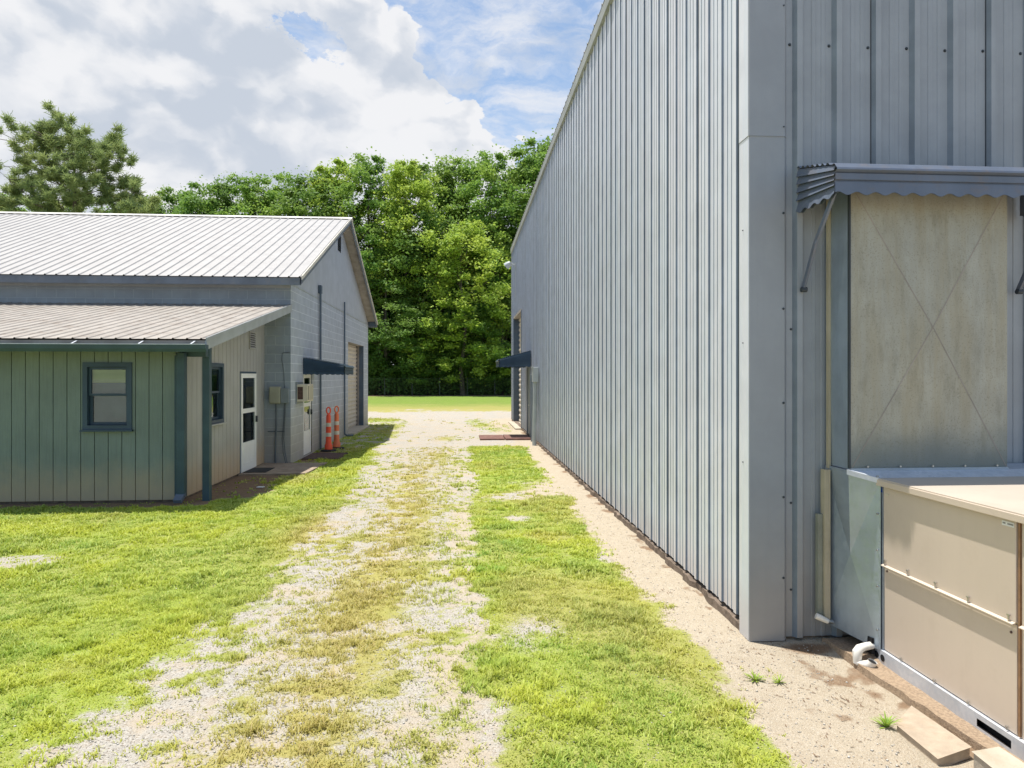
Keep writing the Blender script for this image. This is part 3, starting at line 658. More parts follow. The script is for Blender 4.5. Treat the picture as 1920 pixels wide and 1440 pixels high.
# screws of the end wall
def screw(p, N, r=0.008, mat='screw_dark', parent=None, fn=None):
    N = Vector(N); p = Vector(p); mb = MB(); mb.tube([p, p+N*0.003, p+N*0.0016, p+N*0.009], [r*1.5, r*1.5, r, r*0.9], 8)
    return fn(mb, 'screw', M[mat])
for k in range(7):
    screw((WX+0.20+0.11-0.02+0.305*k, WY, 4.43+0.006*math.sin(k*3)), (0, -1, 0), fn=W)
for z in (4.70, 3.80, 3.16, 2.45, 1.75, 1.05, 0.45): screw((WX+0.225, WY-0.037, z), (0, -1, 0), r=0.006, fn=W)
for k, z in ((0, 1.0), (0, 0.35), (1, 1.0), (1, 0.33), (0, 2.3), (1, 2.3), (3, 2.3)): screw((WX+0.20+0.10+0.305*k, WY, z), (0, -1, 0), r=0.006, fn=W)
for z in (3.05, 2.2, 1.3): screw((WX-0.036, WY+0.07, z), (-1, 0, 0), r=0.004, fn=W)

# ================================================================== slatted metal awnings
def awning(name, label, loc, rz, width, proj, zw, zf, zb, mat, slats=5, scallop=0.13, amp=0.022, bracket=None):
    """wall plane y=0, reaches to y=-proj; zw/zf = top at wall and front, zb = bottom line"""
    t = empty(name, loc, rz); tag(t, label, 'awning')
    def edge_bot(s): return -amp*(0.5-0.5*math.cos(2*math.pi*s/scallop))
    for side in (0, 1):
        x = 0.0 if side == 0 else width; sg = -1 if side == 0 else 1; mb = MB(); n_ = 40
        for i in range(slats):
            a, b2 = i/slats, (i+1)/slats
            for q in range(n_):
                s0, s1 = proj*q/n_, proj*(q+1)/n_
                def zz(s, f):
                    zt = zw+(zf-zw)*s/proj; return zt+(zb-zt)*f
                e0 = e1 = 0
                if i == slats-1: e0, e1 = edge_bot(s0)-0.02, edge_bot(s1)-0.02
                o0, o1 = 0.0, 0.020
                mb.quad((x+sg*o0, -s0, zz(s0, a)), (x+sg*o0, -s1, zz(s1, a)), (x+sg*o1, -s1, zz(s1, b2)+e1), (x+sg*o1, -s0, zz(s0, b2)+e0))
                if i < slats-1: mb.quad((x+sg*o1, -s0, zz(s0, b2)), (x+sg*o1, -s1, zz(s1, b2)), (x+sg*(o0), -s1, zz(s1, b2)+0.004), (x+sg*(o0), -s0, zz(s0, b2)+0.004))
                mb.quad((x-sg*0.004, -s0, zz(s0, a)), (x-sg*0.004, -s0, zz(s0, b2)+e0), (x-sg*0.004, -s1, zz(s1, b2)+e1), (x-sg*0.004, -s1, zz(s1, a)))
        mb.build('side_panel', M[mat], t)
    # top: slats run out from the wall, each folded up at its joint
    mb = MB(); prof = []; k = 0.0
    while k < proj-0.08: prof += [(k, 0.0), (k+0.010, 0.014), (k+0.028, 0.014), (k+0.05, 0.0)]; k += 0.07
    prof += [(proj, 0.0)]
    Vv = Vector((0, -proj, zf-zw)); L = Vv.length; Nn = Vector((0, (zf-zw), proj)).normalized()
    sheet(mb, (0, 0, zw+0.005), Vv.normalized(), (1, 0, 0), Nn, prof, -0.012, width+0.012)
    sheet(mb, (0, 0, zw-0.004), (1, 0, 0), Vv.normalized(), Nn, [(0, 0), (width, 0)], 0, L)
    mb.build('top_panel', M[mat], t)
    # front: rolled head, recessed band, valance with a scalloped hem
    H = zf-zb; mb = MB()
    pf = [(-proj+0.02, zf+0.012), (-proj-0.004, zf+0.012), (-proj-0.010, zf+0.008), (-proj-0.040, zf-0.030), (-proj-0.044, zf-0.046), (-proj-0.012, zf-0.062), (-proj-0.010, zf-0.066), (-proj-0.022, zf-0.070),
          (-proj-0.022, zf-0.118), (-proj-0.008, zf-0.124), (-proj-0.008, zf-0.134), (-proj-0.020, zf-0.138)]
    pf = [(a, zf+(b-zf)*H/0.20) for a, b in pf]
    n_ = max(30, int(width/0.016))
    for (y0, z0), (y1, z1) in zip(pf[:-1], pf[1:]): mb.quad((-0.02, y0, z0), (width+0.02, y0, z0), (width+0.02, y1, z1), (-0.02, y1, z1))
    y1, z1 = pf[-1]
    for q in range(n_):
        s0, s1 = -0.02+(width+0.04)*q/n_, -0.02+(width+0.04)*(q+1)/n_
        mb.quad((s0, y1, z1), (s1, y1, z1), (s1, y1-0.004, zb-0.012+edge_bot(s1)), (s0, y1-0.004, zb-0.012+edge_bot(s0)))
        mb.quad((s0, y1+0.012, z1), (s0, y1+0.002, zb-0.012+edge_bot(s0)), (s1, y1+0.002, zb-0.012+edge_bot(s1)), (s1, y1+0.012, z1))
    mb.build('valance', M[mat], t)
    if bracket:
        for x in (0.03, width-0.03):
            mb = MB(); a = Vector((x, -0.01, bracket[0])); b2 = Vector((x, -bracket[1], bracket[2])); c = Vector((x, -proj+0.06, zb+0.03))
            for p, q in ((a, b2), (b2, c)): 
                dd = (q-p).normalized(); nn_ = Vector((1, 0, 0)).cross(dd)*0.017
                mb.prism([p-nn_-Vector((0.009, 0, 0)), p+nn_-Vector((0.009, 0, 0)), p+nn_+Vector((0.009, 0, 0)), p-nn_+Vector((0.009, 0, 0))], q-p)
            mb.build('bracket', M['awning_light'] if mat == 'awning_light' else M['navy'], t)
            MB().tube([(x-0.02, -0.025, bracket[0]), (x+0.02, -0.025, bracket[0])], 0.02, 10).build('bracket_foot', M['screw_dark'], t)
    return t
awning('duct_awning', 'blue-grey slatted metal awning over the tall duct on the end wall', (2.49, WY-0.035, 0), 0, 1.75, 0.52, 3.49, 3.36, 3.19, 'awning_light', slats=5, bracket=(2.59, 0.19, 2.90))
awning('door_awning', 'navy slatted awning over the warehouse side door', (WX-0.034, 23.0, 0), R_(-90), 1.75, 0.98, 2.74, 2.47, 2.27, 'navy', slats=6)
awning('door_awning', 'navy slatted awning over the white door of the block building', (-3.825, 16.70, 0), R_(90), 1.25, 0.97, 2.38, 2.20, 2.02, 'navy', slats=6)

# ================================================================== things on the warehouse side
t = empty('breaker_box', (WX-0.03, 19.2, 0)); tag(t, 'grey electrical box with a thick conduit on the long metal wall', 'electrical box')
MB().box(-0.16, 0.0, -0.16, 0.16, 1.78, 2.20).build('box', M['pipe_grey'], t, bevel=0.01)
MB().box(-0.18, -0.16, -0.17, 0.17, 2.18, 2.215).build('lid', M['pipe_grey'], t)
MB().tube([(-0.09, 0.0, 1.78), (-0.09, 0.0, 1.2), (-0.10, -0.02, 0.7), (-0.11, -0.02, -0.05)], 0.062, 12).build('conduit', M['pipe_grey'], t, smooth=True)
t = empty('meter_pipe', (WX-0.03, 20.35, 0)); tag(t, 'slim grey pipe with a cap between the door frame and the electrical box', 'pipe')
MB().tube([(-0.06, 0, -0.05), (-0.06, 0, 1.85)], 0.035, 10).build('pipe', M['util_grey'], t, smooth=True)
MB().box(-0.12, 0.0, -0.05, 0.05, 1.80, 1.98).build('junction', M['util_grey'], t, bevel=0.008)
t = empty('floodlight', (WX-0.03, 27.4, 6.42)); tag(t, 'small grey floodlight high on the far end of the metal wall', 'light')
MB().tube([(0, 0, 0), (-0.12, 0, 0.02), (-0.2, -0.02, 0.08)], 0.03, 8).build('arm', M['pipe_grey'], t, smooth=True)
MB().lathe((0, 0, 0), [(0.05, 0.0), (0.11, -0.08), (0.15, -0.25), (0.13, -0.26), (0.0, -0.2)], 14).build('lamp_head', M['pipe_grey'], t, smooth=True)
ho = t.children[-1]; ho.location = (-0.2, -0.02, 0.10); ho.rotation_euler = (R_(20), R_(50), 0)
MB().box(-0.05, 0.0, -0.05, 0.05, -0.08, 0.08).build('wall_plate', M['pipe_grey'], t)
MB().tube([(-0.01, 0, -0.08), (-0.01, 0, -1.3)], 0.012, 6).build('cable', M['pipe_grey'], t)
t = MB().box(0.52, 1.28, 20.85, 22.2, -0.03, 0.035).box(1.30, 2.07, 20.80, 22.2, -0.03, 0.045).build('timber_step', M['red_wood'], bevel=0.008)
tag(t, 'flat red-brown timber step lying before the warehouse side door', 'step')

# ================================================================== duct and package unit
t = empty('supply_duct', (2.72, 4.95, 0)); tag(t, 'weathered galvanised duct with a crossed front panel rising under the awning', 'duct')
def D(mb, name, mat, **k):
    o = mb.build(name, mat, t, **k); o.matrix_parent_inverse = Matrix.Translation(-t.location); return o
def cross_panel(a, b, c, d, N, h=0.012, sub=1):
    a, b, c, d = map(Vector, (a, b, c, d)); m_ = (a+b+c+d)/4+Vector(N)*h; mb = MB()
    for p, q in ((a, b), (b, c), (c, d), (d, a)): mb.quad(p, q, m_)
    return mb
DY = 4.625
D(cross_panel((2.725, DY, 1.29), (3.89, DY, 1.29), (3.89, DY, 3.30), (2.725, DY, 3.30), (0, -1, 0), 0.034), 'front_panel', M['duct'])
D(cross_panel((2.722, 4.95, 1.29), (2.722, DY, 1.29), (2.722, DY, 3.30), (2.722, 4.95, 3.30), (-1, 0, 0), 0.012), 'side_panel', M['galv'])
mm = Vector((3.3075, DY-0.0350, 2.295)); mb = MB()
for c_ in ((2.725, 1.29), (3.89, 1.29), (3.89, 3.30), (2.725, 3.30)):
    c_ = Vector((c_[0], DY-0.0012, c_[1])); d_ = (c_-mm).normalized(); q_ = Vector((0, -1, 0)).cross(d_)*0.0035
    mb.quad(mm-q_, c_-q_, c_+q_, mm+q_)
D(mb, 'crease_shade', M['soffit'])  # thin dark strips imitating the shading along the cross folds
D(MB().box(3.86, 3.887, DY+0.003, 4.91, 1.29, 3.30), 'far_side', M['duct'])
D(MB().box(2.73, 3.86, DY+0.004, 4.91, 3.28, 3.297), 'top', M['duct'])
D(MB().box(2.713, 2.722, DY-0.006, DY+0.02, 1.30, 3.29), 'corner_seam', M['screw_dark'])
D(MB().box(2.722, 3.89, DY-0.012, DY-0.001, 1.282, 1.30), 'flange', M['galv'])
for k in range(5): D(MB().tube([(2.84+0.24*k, DY-0.012, 1.312), (2.84+0.24*k, DY-0.02, 1.312)], 0.007, 8), 'screw', M['steel'])
t = empty('plenum', (2.72, 4.95, 0)); tag(t, 'shiny galvanised plenum joining the duct foot to the beige unit', 'duct')
pl = [(2.705, 4.93, 0.11), (2.865, 4.50, 0.06), (2.865, 4.50, 1.235), (2.705, 4.62, 1.284), (2.705, 4.93, 1.284)]
mb = MB(); cen = Vector((2.765, 4.70, 0.68)); 
for p, q in zip(pl, pl[1:]+pl[:1]): mb.quad(p, q, cen)
D(mb, 'side_sheet', M['galv'])
mb = MB(); mb.quad((2.705, 4.62, 1.285), (2.865, 4.50, 1.237), (4.3, 4.50, 1.237), (4.3, 4.62, 1.285)); mb.quad((2.705, 4.93, 1.284), (2.705, 4.62, 1.285), (4.3, 4.62, 1.285), (4.3, 4.93, 1.284))
mb.quad((4.3, 4.5, 0.06), (4.3, 4.93, 0.11), (4.3, 4.93, 1.284), (4.3, 4.5, 1.237)); D(mb, 'top_sheet', M['galv_rail'])
D(MB().prism([(2.695, 4.625, 1.292), (2.858, 4.503, 1.245), (2.880, 4.503, 1.245), (2.72, 4.625, 1.292)], (0, 0, -0.035)), 'seam_strip', M['galv_rail'])
D(MB().box(2.828, 2.852, 4.545, 4.62, 0.02, 0.13), 'drain_opening', M['dark'])
for z in (0.2, 0.5, 0.75, 1.0): D(MB().tube([(2.853, 4.515, z), (2.845, 4.515, z)], 0.006, 8), 'screw', M['steel'])

t = empty('wall_battens', (2.69, 4.93, 0)); tag(t, 'two narrow wooden battens standing between metal wall and plenum', 'batten')
D(MB().box(2.655, 2.70, 4.845, 4.905, 0.14, 1.26), 'batten', M['wood'], bevel=0.002)
D(MB().box(2.70, 2.718, 4.87, 4.91, 1.265, 3.28), 'batten', M['wood'], bevel=0.002)
D(MB().box(2.615, 2.652, 4.865, 4.905, 0.16, 0.93), 'batten', M['wood_green'], bevel=0.002)
t = empty('pipe_stub', (2.62, 4.86, 0.16)); tag(t, 'short pale pipe stub poking out at the foot of the battens', 'pipe')
MB().tube([(-0.035, -0.02, 0.03), (0.0, -0.03, 0.015), (0.05, -0.03, -0.01)], [0.022, 0.022, 0.018], 12).build('sleeve', M['pvc'], t, smooth=True)
MB().tube([(0.05, -0.03, -0.01), (0.09, -0.02, -0.02)], 0.016, 10).build('nipple', M['steel'], t, smooth=True)

t = empty('package_unit', (2.88, 4.50, 0)); tag(t, 'large beige package air conditioning unit on a galvanised rail', 'air conditioner')
UX = 2.88; UX1 = 4.75
D(MB().box(UX+0.012, UX1, 2.0, 4.495, 0.07, 1.215), 'body', M['unit'])
# access panels
D(MB().box(UX-0.002, UX+0.011, 3.365, 4.488, 0.66, 1.205), 'access_panel', M['unit'], bevel=0.003)
D(MB().box(UX+0.004, UX+0.011, 3.365, 4.488, 0.075, 0.648), 'access_panel', M['unit'], bevel=0.002)
D(MB().box(UX-0.002, UX+0.011, 2.03, 3.325, 0.66, 1.205), 'access_panel', M['unit'], bevel=0.003)
D(MB().box(UX+0.004, UX+0.011, 2.03, 3.325, 0.075, 0.648), 'access_panel', M['unit'], bevel=0.002)
for y0, y1 in ((3.365, 4.488), (2.03, 3.325)):
    D(MB().prism([(UX-0.003, y0, 0.652), (UX-0.022, y0, 0.650), (UX-0.022, y0, 0.655), (UX-0.003, y0, 0.662)], (0, y1-y0, 0)), 'drip_lip', M['unit'])
D(MB().box(UX+0.0, UX+0.0115, 3.342, 3.352, 0.075, 1.21), 'corner_post', M['rust'])
D(MB().box(UX-0.006, UX+0.010, 4.490, 4.512, 0.07, 1.225), 'corner_post', M['galv'])
# lid with folded rim
mb = MB(); mb.box(UX-0.028, UX1+0.03, 1.97, 4.525, 1.228, 1.246); D(mb, 'lid', M['unit_top'], bevel=0.004)
mb = MB(); mb.box(UX-0.034, UX-0.022, 1.96, 4.53, 1.196, 1.236); mb.box(UX-0.022, UX1, 4.518, 4.53, 1.196, 1.236); D(mb, 'lid_rim', M['unit'], bevel=0.003)
D(MB().box(UX-0.03, UX-0.018, 4.515, 4.528, 1.236, 1.262).box(UX-0.03, UX-0.018, 4.515, 4.528, 1.22, 1.236), 'lid_clip', M['steel'])
for y in (4.46, 4.22, 3.96, 3.69, 3.40, 3.22, 2.9):
    D(MB().box(UX-0.016, UX-0.008, y-0.003, y+0.003, 0.658, 0.690).box(UX-0.018, UX-0.008, y-0.008, y+0.008, 0.688, 0.696), 'screw', M['steel'])
for y in (4.3, 3.98, 3.7, 3.42, 3.2):
    D(MB().box(UX-0.010, UX+0.0, y-0.003, y+0.003, 0.075, 0.09).box(UX-0.012, UX-0.002, y-0.006, y+0.006, 0.09, 0.096), 'screw', M['steel'])
for y, z in ((4.455, 0.62), (3.40, 0.60)): D(MB().tube([(UX+0.004, y, z), (UX-0.001, y, z)], 0.007, 8), 'screw', M['mat_brown'])
# rail with holes
mb = MB(); sheet(mb, (UX-0.015, 4.60, -0.03), (0, -1, 0), (0, 0, 1), (-1, 0, 0), [(0, 0), (2.6, 0)], 0, 0.098, openings=((0.98, 1.22, 0.025, 0.068), (1.55, 1.8, 0.025, 0.068)))
mb.quad((UX-0.015, 4.60, 0.068), (UX-0.015, 2.0, 0.068), (UX+0.04, 2.0, 0.068), (UX+0.04, 4.60, 0.068)); mb.quad((UX-0.015, 4.60, -0.03), (UX-0.015, 4.60, 0.068), (UX+0.04, 4.60, 0.068), (UX+0.04, 4.60, -0.03))
D(mb, 'base_rail', M['galv_rail'])
D(MB().box(UX+0.03, UX+0.05, 2.0, 4.59, -0.03, 0.066), 'rail_back', M['dark'])
for y in (4.545, 4.478): D(MB().tube([(UX-0.0155, y, 0.020), (UX-0.0175, y, 0.020)], 0.023, 18), 'rail_hole', M['dark'])
# stickers
st_ = D(MB().box(UX-0.0045, UX-0.0025, 3.375, 3.455, 1.155, 1.180), 'sticker', M['paper'])
for k in range(11):
    if k in (3, 4): continue
    o = MB().box(UX-0.0052, UX-0.0046, 3.448-0.0065*k-0.004, 3.448-0.0065*k, 1.164, 1.172).build('lettering', M['ink'], st_)
    o.matrix_parent_inverse = Matrix.Identity(4)
D(MB().prism([(UX-0.0075, 4.512, 1.150), (UX-0.0075, 4.492, 1.150), (UX-0.0075, 4.502, 1.190)], (0.001, 0, 0)), 'maker_mark', M['blue_mark'])
D(MB().box(UX-0.0045, UX-0.0025, 4.43, 4.47, 1.135, 1.147), 'sticker', M['cream'])

# concrete curb under the unit
mb = MB(); rows = []
for k in range(30):
    y = 4.88-k*0.1; j = random.uniform(-0.008, 0.008); rows.append((2.675+0.10*(k/15)+j, y, -0.022+random.uniform(-0.004, 0.004)+(0.03 if k < 4 else 0)))
for (xa, ya, za), (xb, yb, zb_) in zip(rows[:-1], rows[1:]):
    mb.quad((xa, ya, za), (xb, yb, zb_), (2.9, yb, zb_), (2.9, ya, za)); mb.quad((xa-0.012, ya, -0.12), (xb-0.012, yb, -0.12), (xb, yb, zb_), (xa, ya, za))
mb.quad((2.65, 4.88, -0.12), (2.655, 4.88, 0.008), (2.9, 4.88, 0.008), (2.9, 4.88, -0.12))
o = mb.build('concrete_curb', M['concrete_brown']); tag(o, 'rough sandy concrete curb running beneath the beige unit', 'curb')
# paver and block
def slab(pts, z0, z1, name, label, mat, cat):
    mb = MB(); mb.prism([(x, y, z0) for x, y in pts], (0, 0, z1-z0)); o = mb.build(name, mat, bevel=0.006); tag(o, label, cat); return o
slab([(2.65, 3.86), (2.43, 3.67), (2.425, 3.33), (2.67, 3.42)], -0.06, -0.006, 'paver_slab', 'flat weathered concrete paver lying beside the curb', M['paver'], 'slab')
slab([(2.60, 3.31), (2.58, 2.95), (2.78, 2.93), (2.765, 3.34)], -0.06, 0.03, 'concrete_block', 'pale concrete block at the corner below the beige unit', M['concrete'], 'block')
# a few single weeds rooted in the sand
def weed(x, y, nb, L_, label, dryc=0.0, seed=1):
    rs = np.random.default_rng(seed); V_, F_, T_ = [], [], []
    for k in range(nb):
        a = rs.uniform(0, 6.28); l = L_*rs.uniform(0.5, 1.1); w_ = 0.0045*rs.uniform(0.7, 1.4); el_ = rs.uniform(0.25, 1.2); d = np.array([math.cos(a), math.sin(a)]); p = np.array([-d[1], d[0]])*w_
        for j, (f, wf) in enumerate(((0, 0.6), (0.35, 1.0), (0.7, 0.8), (1.0, 0.05))):
            h = l*math.sin(el_)*f*(1-0.45*f)*1.4; r_ = l*math.cos(el_)*f
            V_ += [(d[0]*r_-p[0]*wf, d[1]*r_-p[1]*wf, h), (d[0]*r_+p[0]*wf, d[1]*r_+p[1]*wf, h)]
        b0 = k*8
        F_ += [(b0+2*j, b0+2*j+1, b0+2*j+3, b0+2*j+2) for j in range(3)]; T_ += [(dryc*rs.random(), 0.6, 0, 1)]*8
    o = bpy.data.objects.new('weed', np_mesh('weed', np.array(V_), np.array(F_), grass_m, 4, {'tone': np.array(T_)})); COL.objects.link(o)
    o.location = (x, y, float(ground_z(np.array([x]), np.array([y]))[0])-0.002); tag(o, label, 'weed')
weed(2.39, 3.70, 34, 0.11, 'small green weed sprawling at the corner of the concrete paver', 0.3, 3)
weed(1.88, 4.28, 30, 0.09, 'low yellowish weed alone on the sand by the warehouse corner', 0.9, 4)
weed(2.02, 4.24, 20, 0.07, 'smallest weed on the sand between the yellowish one and the wall', 0.5, 5)

# pvc trap
t = empty('drain_pipe', (2.72, 4.53, 0.0)); tag(t, 'white plastic drain elbow coming from the foot of the plenum', 'pipe')
MB().tube([(0.14, 0.04, 0.075), (0.05, 0.015, 0.072), (0.015, 0.004, 0.066), (-0.004, 0.0, 0.045), (-0.006, -0.002, 0.01), (-0.006, -0.004, -0.03)], [0.026, 0.026, 0.030, 0.033, 0.029, 0.027], 16).build('elbow', M['pvc'], t, smooth=True)
MB().tube([(-0.01, -0.004, -0.022), (0.015, -0.035, -0.026), (0.035, -0.062, -0.020), (0.050, -0.080, -0.002), (0.054, -0.084, 0.014)], [0.024, 0.025, 0.030, 0.031, 0.031], 16, cap=False).build('trap', M['pvc'], t, smooth=True)
MB().tube([(0.053, -0.083, 0.006), (0.0535, -0.0835, 0.008)], 0.026, 16).build('open_mouth', M['dark'], t)

# ================================================================== block building (left)
BX = -3.83; BY0 = 15.53; BY1 = 27.95; RY = 21.62; RZ = 6.86; EZ = 4.09; BL = -24.0; RXE = -3.47
bb = empty('block_building', (BX, BY0, 0)); tag(bb, 'grey painted block building with a ribbed metal gable roof on the left', 'building')
def B(mb, name, mat, parent=None, **k):
    p = parent or bb; o = mb.build(name, mat, p, **k)
    o.matrix_parent_inverse = Matrix.Translation((-BX, -BY0, 0)) if parent is None else Matrix.Identity(4); return o
WALLTOP = 4.01
doorO = (23.15, 26.72, 0.05, 3.10); d2 = (16.76, 17.66, 0.03, 2.02)
mb = MB(); sheet(mb, (BX, 0, 0), (0, 1, 0), (0, 0, 1), (1, 0, 0), [(BY0, 0), (BY1, 0)], -0.05, WALLTOP, openings=(doorO, d2)); B(mb, 'end_wall', M['block'])
sl = (RZ-EZ)/(RY-15.1); uz = lambda y: RZ-0.07-abs(y-RY)*sl
mb = MB(); sheet(mb, (BX-0.006, 0, 0), (0, 1, 0), (0, 0, 1), (1, 0, 0), [(BY0, 0), (RY, 0), (BY1, 0)], WALLTOP, uz, openings=((21.30, 21.86, 5.82, 6.34),)); B(mb, 'gable', M['gable_panel'])
B(MB().box(BX-0.003, BX+0.012, BY0, BY1, WALLTOP-0.02, WALLTOP+0.012), 'gable_drip', M['pipe_grey'])
B(MB().box(BL, BX-0.002, BY0, BY0+0.15, -0.05, WALLTOP+0.03), 'front_wall', M['block_front'])
B(MB().box(BL, BX-0.002, BY1-0.15, BY1, -0.05, WALLTOP+0.03), 'back_wall', M['block'])
B(MB().box(BL-0.15, BL, BY0, BY1, -0.05, WALLTOP+0.03), 'far_wall', M['block'])
# roof: two ribbed slopes
def roof_slope(sgn, name):
    ye = 15.06 if sgn > 0 else 2*RY-15.06
    Vv = Vector((0, (RY-ye), RZ-EZ)); L = Vv.length; Nn = Vector((0, -(RZ-EZ)*sgn, abs(RY-ye))).normalized()
    mb = MB(); prof = rib_profile(RXE-BL, 0.229, 0.022, 0.05, 0.018, minor=False, start=0.07)
    sheet(mb, (BL, ye, EZ), (1, 0, 0), Vv.normalized(), Nn, prof, 0, L); B(mb, name, M['roof_white'])
    mb = MB(); sheet(mb, (BL, ye, EZ-0.035), (1, 0, 0), Vv.normalized(), Nn, [(0, 0), (RXE-BL-0.03, 0)], 0.02, L)
    B(mb, 'roof_deck', M['soffit'])
roof_slope(1, 'roof'); roof_slope(-1, 'roof')
mb = MB(); mb.prism([(BL, RY-0.17, RZ-0.035), (BL, RY, RZ+0.045), (BL, RY+0.17, RZ-0.035), (BL, RY, RZ+0.02)], (RXE-BL+0.03, 0, 0)); B(mb, 'ridge_cap', M['ridge'])
# rake boards and rake flashing
for s in (1, -1):
    ye = RY-s*(RY-15.08)
    mb = MB(); mb.prism([(RXE-0.05, ye, EZ-0.145), (RXE-0.05, RY, RZ-0.15), (RXE-0.05, RY, RZ-0.025), (RXE-0.05, ye, EZ-0.02)], (0.035, 0, 0)); B(mb, 'rake_board', M['fascia'])
    mb = MB(); mb.prism([(RXE-0.012, ye-s*0.03, EZ-0.055), (RXE-0.012, RY, RZ-0.04), (RXE-0.012, RY, RZ+0.03), (RXE-0.012, ye-s*0.03, EZ+0.03)], (0.022, 0, 0)); B(mb, 'rake_flashing', M['rake'])
B(MB().box(BL, RXE-0.03, 15.08, 15.115, EZ-0.17, EZ-0.012), 'eave_fascia', M['fascia'])
yb = 2*RY-15.1; B(MB().box(BL, RXE-0.03, yb-0.02, yb+0.015, EZ-0.17, EZ-0.012), 'eave_fascia', M['fascia'])
B(MB().box(BL, BX+0.0, 15.12, BY0-0.002, WALLTOP+0.035, WALLTOP+0.05), 'soffit', M['fascia_light'])
B(MB().box(BL, BX-0.01, BY0-0.025, BY0-0.003, WALLTOP-0.10, WALLTOP+0.034), 'frieze_board', M['fascia_light'])
mb = MB(); mb.prism([(BX+0.004, BY1+0.02, EZ-0.13), (BX+0.004, yb-0.025, EZ-0.13), (BX+0.004, yb-0.025, EZ-0.03), (BX+0.004, BY1+0.02, EZ+0.05)], (RXE-0.06-BX, 0, 0)); B(mb, 'eave_return', M['navy2'])
# gable vent
v = B(MB().box(BX-0.05, BX-0.04, 21.30, 21.86, 5.82, 6.34), 'gable_vent', M['dark'])
for k in range(8): B(MB().prism([(BX-0.035, 21.31, 5.85+k*0.062), (BX+0.004, 21.31, 5.835+k*0.062), (BX+0.004, 21.31, 5.842+k*0.062), (BX-0.035, 21.31, 5.857+k*0.062)], (0, 0.54, 0)), 'louver', M['navy2'], v)
# overhead door
mb = MB(); prof = [(u, 0.012*(1 if int(u/0.075) % 2 else -1)) for u in np.arange(0, 3.04, 0.0375)]
sheet(mb, (BX-0.26, 23.15, 0.05), (0, 0, 1), (0, 1, 0), (1, 0, 0), prof, 0, 3.57); B(mb, 'roller_door', M['roller'])
B(MB().box(BX-0.30, BX-0.003, 26.72, 26.83, 0.05, 3.10), 'door_jamb', M['navy2']); B(MB().box(BX-0.24, BX-0.17, 26.66, 26.715, 0.05, 3.10), 'door_track', M['soffit'])
B(MB().box(BX-0.30, BX-0.003, 23.03, 23.15, 0.05, 3.10), 'door_jamb', M['navy2']); B(MB().box(BX-0.30, BX-0.002, 23.15, 26.72, 3.10, 3.2), 'door_lintel', M['soffit'])
B(MB().box(BX-0.30, BX+0.22, 23.05, 26.8, -0.06, 0.045), 'door_sill', M['concrete'], bevel=0.01)
# conduits
B(MB().tube([(BX+0.05, 18.46, -0.02), (BX+0.05, 18.46, 4.34)], 0.022, 8).tube([(BX+0.05, 18.56, 0.0), (BX+0.05, 18.56, 4.15)], 0.014, 8), 'conduit', M['navy2'])
B(MB().box(BX, BX+0.08, 18.42, 18.59, 4.15, 4.36), 'conduit_head', M['navy2'])
B(MB().tube([(BX+0.05, 22.2, 0.08), (BX+0.05, 22.2, 4.32)], 0.026, 8).tube([(BX+0.05, 22.2, 0.1), (BX+0.10, 22.3, 0.04), (BX+0.25, 22.55, 0.02)], 0.03, 8), 'conduit', M['navy2'])
# white storm door
def storm_door(mk, parentfn, axis_x, y0, y1, z0, z1, label=None):
    x = axis_x
    dr = parentfn(frame_rect(MB(), 'x', 0, y0+0.03, y1-0.03, z0, z1-0.03, 0.09, x-0.02, x+0.02).box(x-0.018, x+0.018, y0+0.12, y1-0.12, z0+0.09, z0+0.58).box(x-0.018, x+0.018, y0+0.12, y1-0.12, z0+1.17, z0+1.26), 'storm_door', M['white'])
    parentfn(MB().box(x-0.004, x+0.002, y0+0.12, y1-0.12, z0+0.58, z0+1.17), 'door_glass', M['glass_dark'], dr)
    parentfn(MB().box(x-0.004, x+0.002, y0+0.12, y1-0.12, z0+1.26, z1-0.12), 'door_glass', M['glass_dark'], dr)
    parentfn(frame_rect(MB(), 'x', 0, y0+0.17, y1-0.17, z0+0.14, z0+0.52, 0.02, x+0.017, x+0.024), 'kick_panel', M['white'], dr)
    parentfn(MB().box(x+0.02, x+0.06, y1-0.10, y1-0.07, z0+0.95, z0+1.08).tube([(x+0.045, y1-0.085, z0+1.0), (x+0.07, y1-0.12, z0+1.0)], 0.01, 8), 'handle', M['screw_dark'], dr)
    parentfn(frame_rect(MB(), 'x', 0, y0-0.01, y1+0.01, z0-0.01, z1+0.01, 0.038, x-0.06, x+0.004, 'lrt'), 'door_frame', M['navy'], None)
    parentfn(MB().box(x-0.12, x-0.06, y0, y1, z0, z1), 'inner_door', M['behind_glass'], None)
    return dr
storm_door('b', lambda mb, nme, mat, p=None: B(mb, nme, mat, p), BX-0.03, *d2)

# window air conditioner
t = empty('window_air_conditioner', (BX, 16.05, 1.36)); tag(t, 'cream window air conditioner sticking out beside the white block-wall door', 'air conditioner')
MB().box(-0.02, 0.26, 0.0, 0.56, 0.0, 0.40).build('housing', M['cream'], t, bevel=0.01)
MB().box(0.262, 0.267, 0.04, 0.52, 0.04, 0.36).build('grille', M['dark'], t)
for k in range(9): MB().box(0.264, 0.274, 0.05+k*0.055, 0.075+k*0.055, 0.04, 0.36).build('grille_bar', M['cream'], t)
MB().box(0.03, 0.15, -0.003, 0.0, 0.05, 0.34).build('side_vent', M['mat_brown'], t)
MB().box(0.0, 0.02, -0.08, 0.62, -0.05, 0.45).build('mounting_panel', M['util_grey'], t)

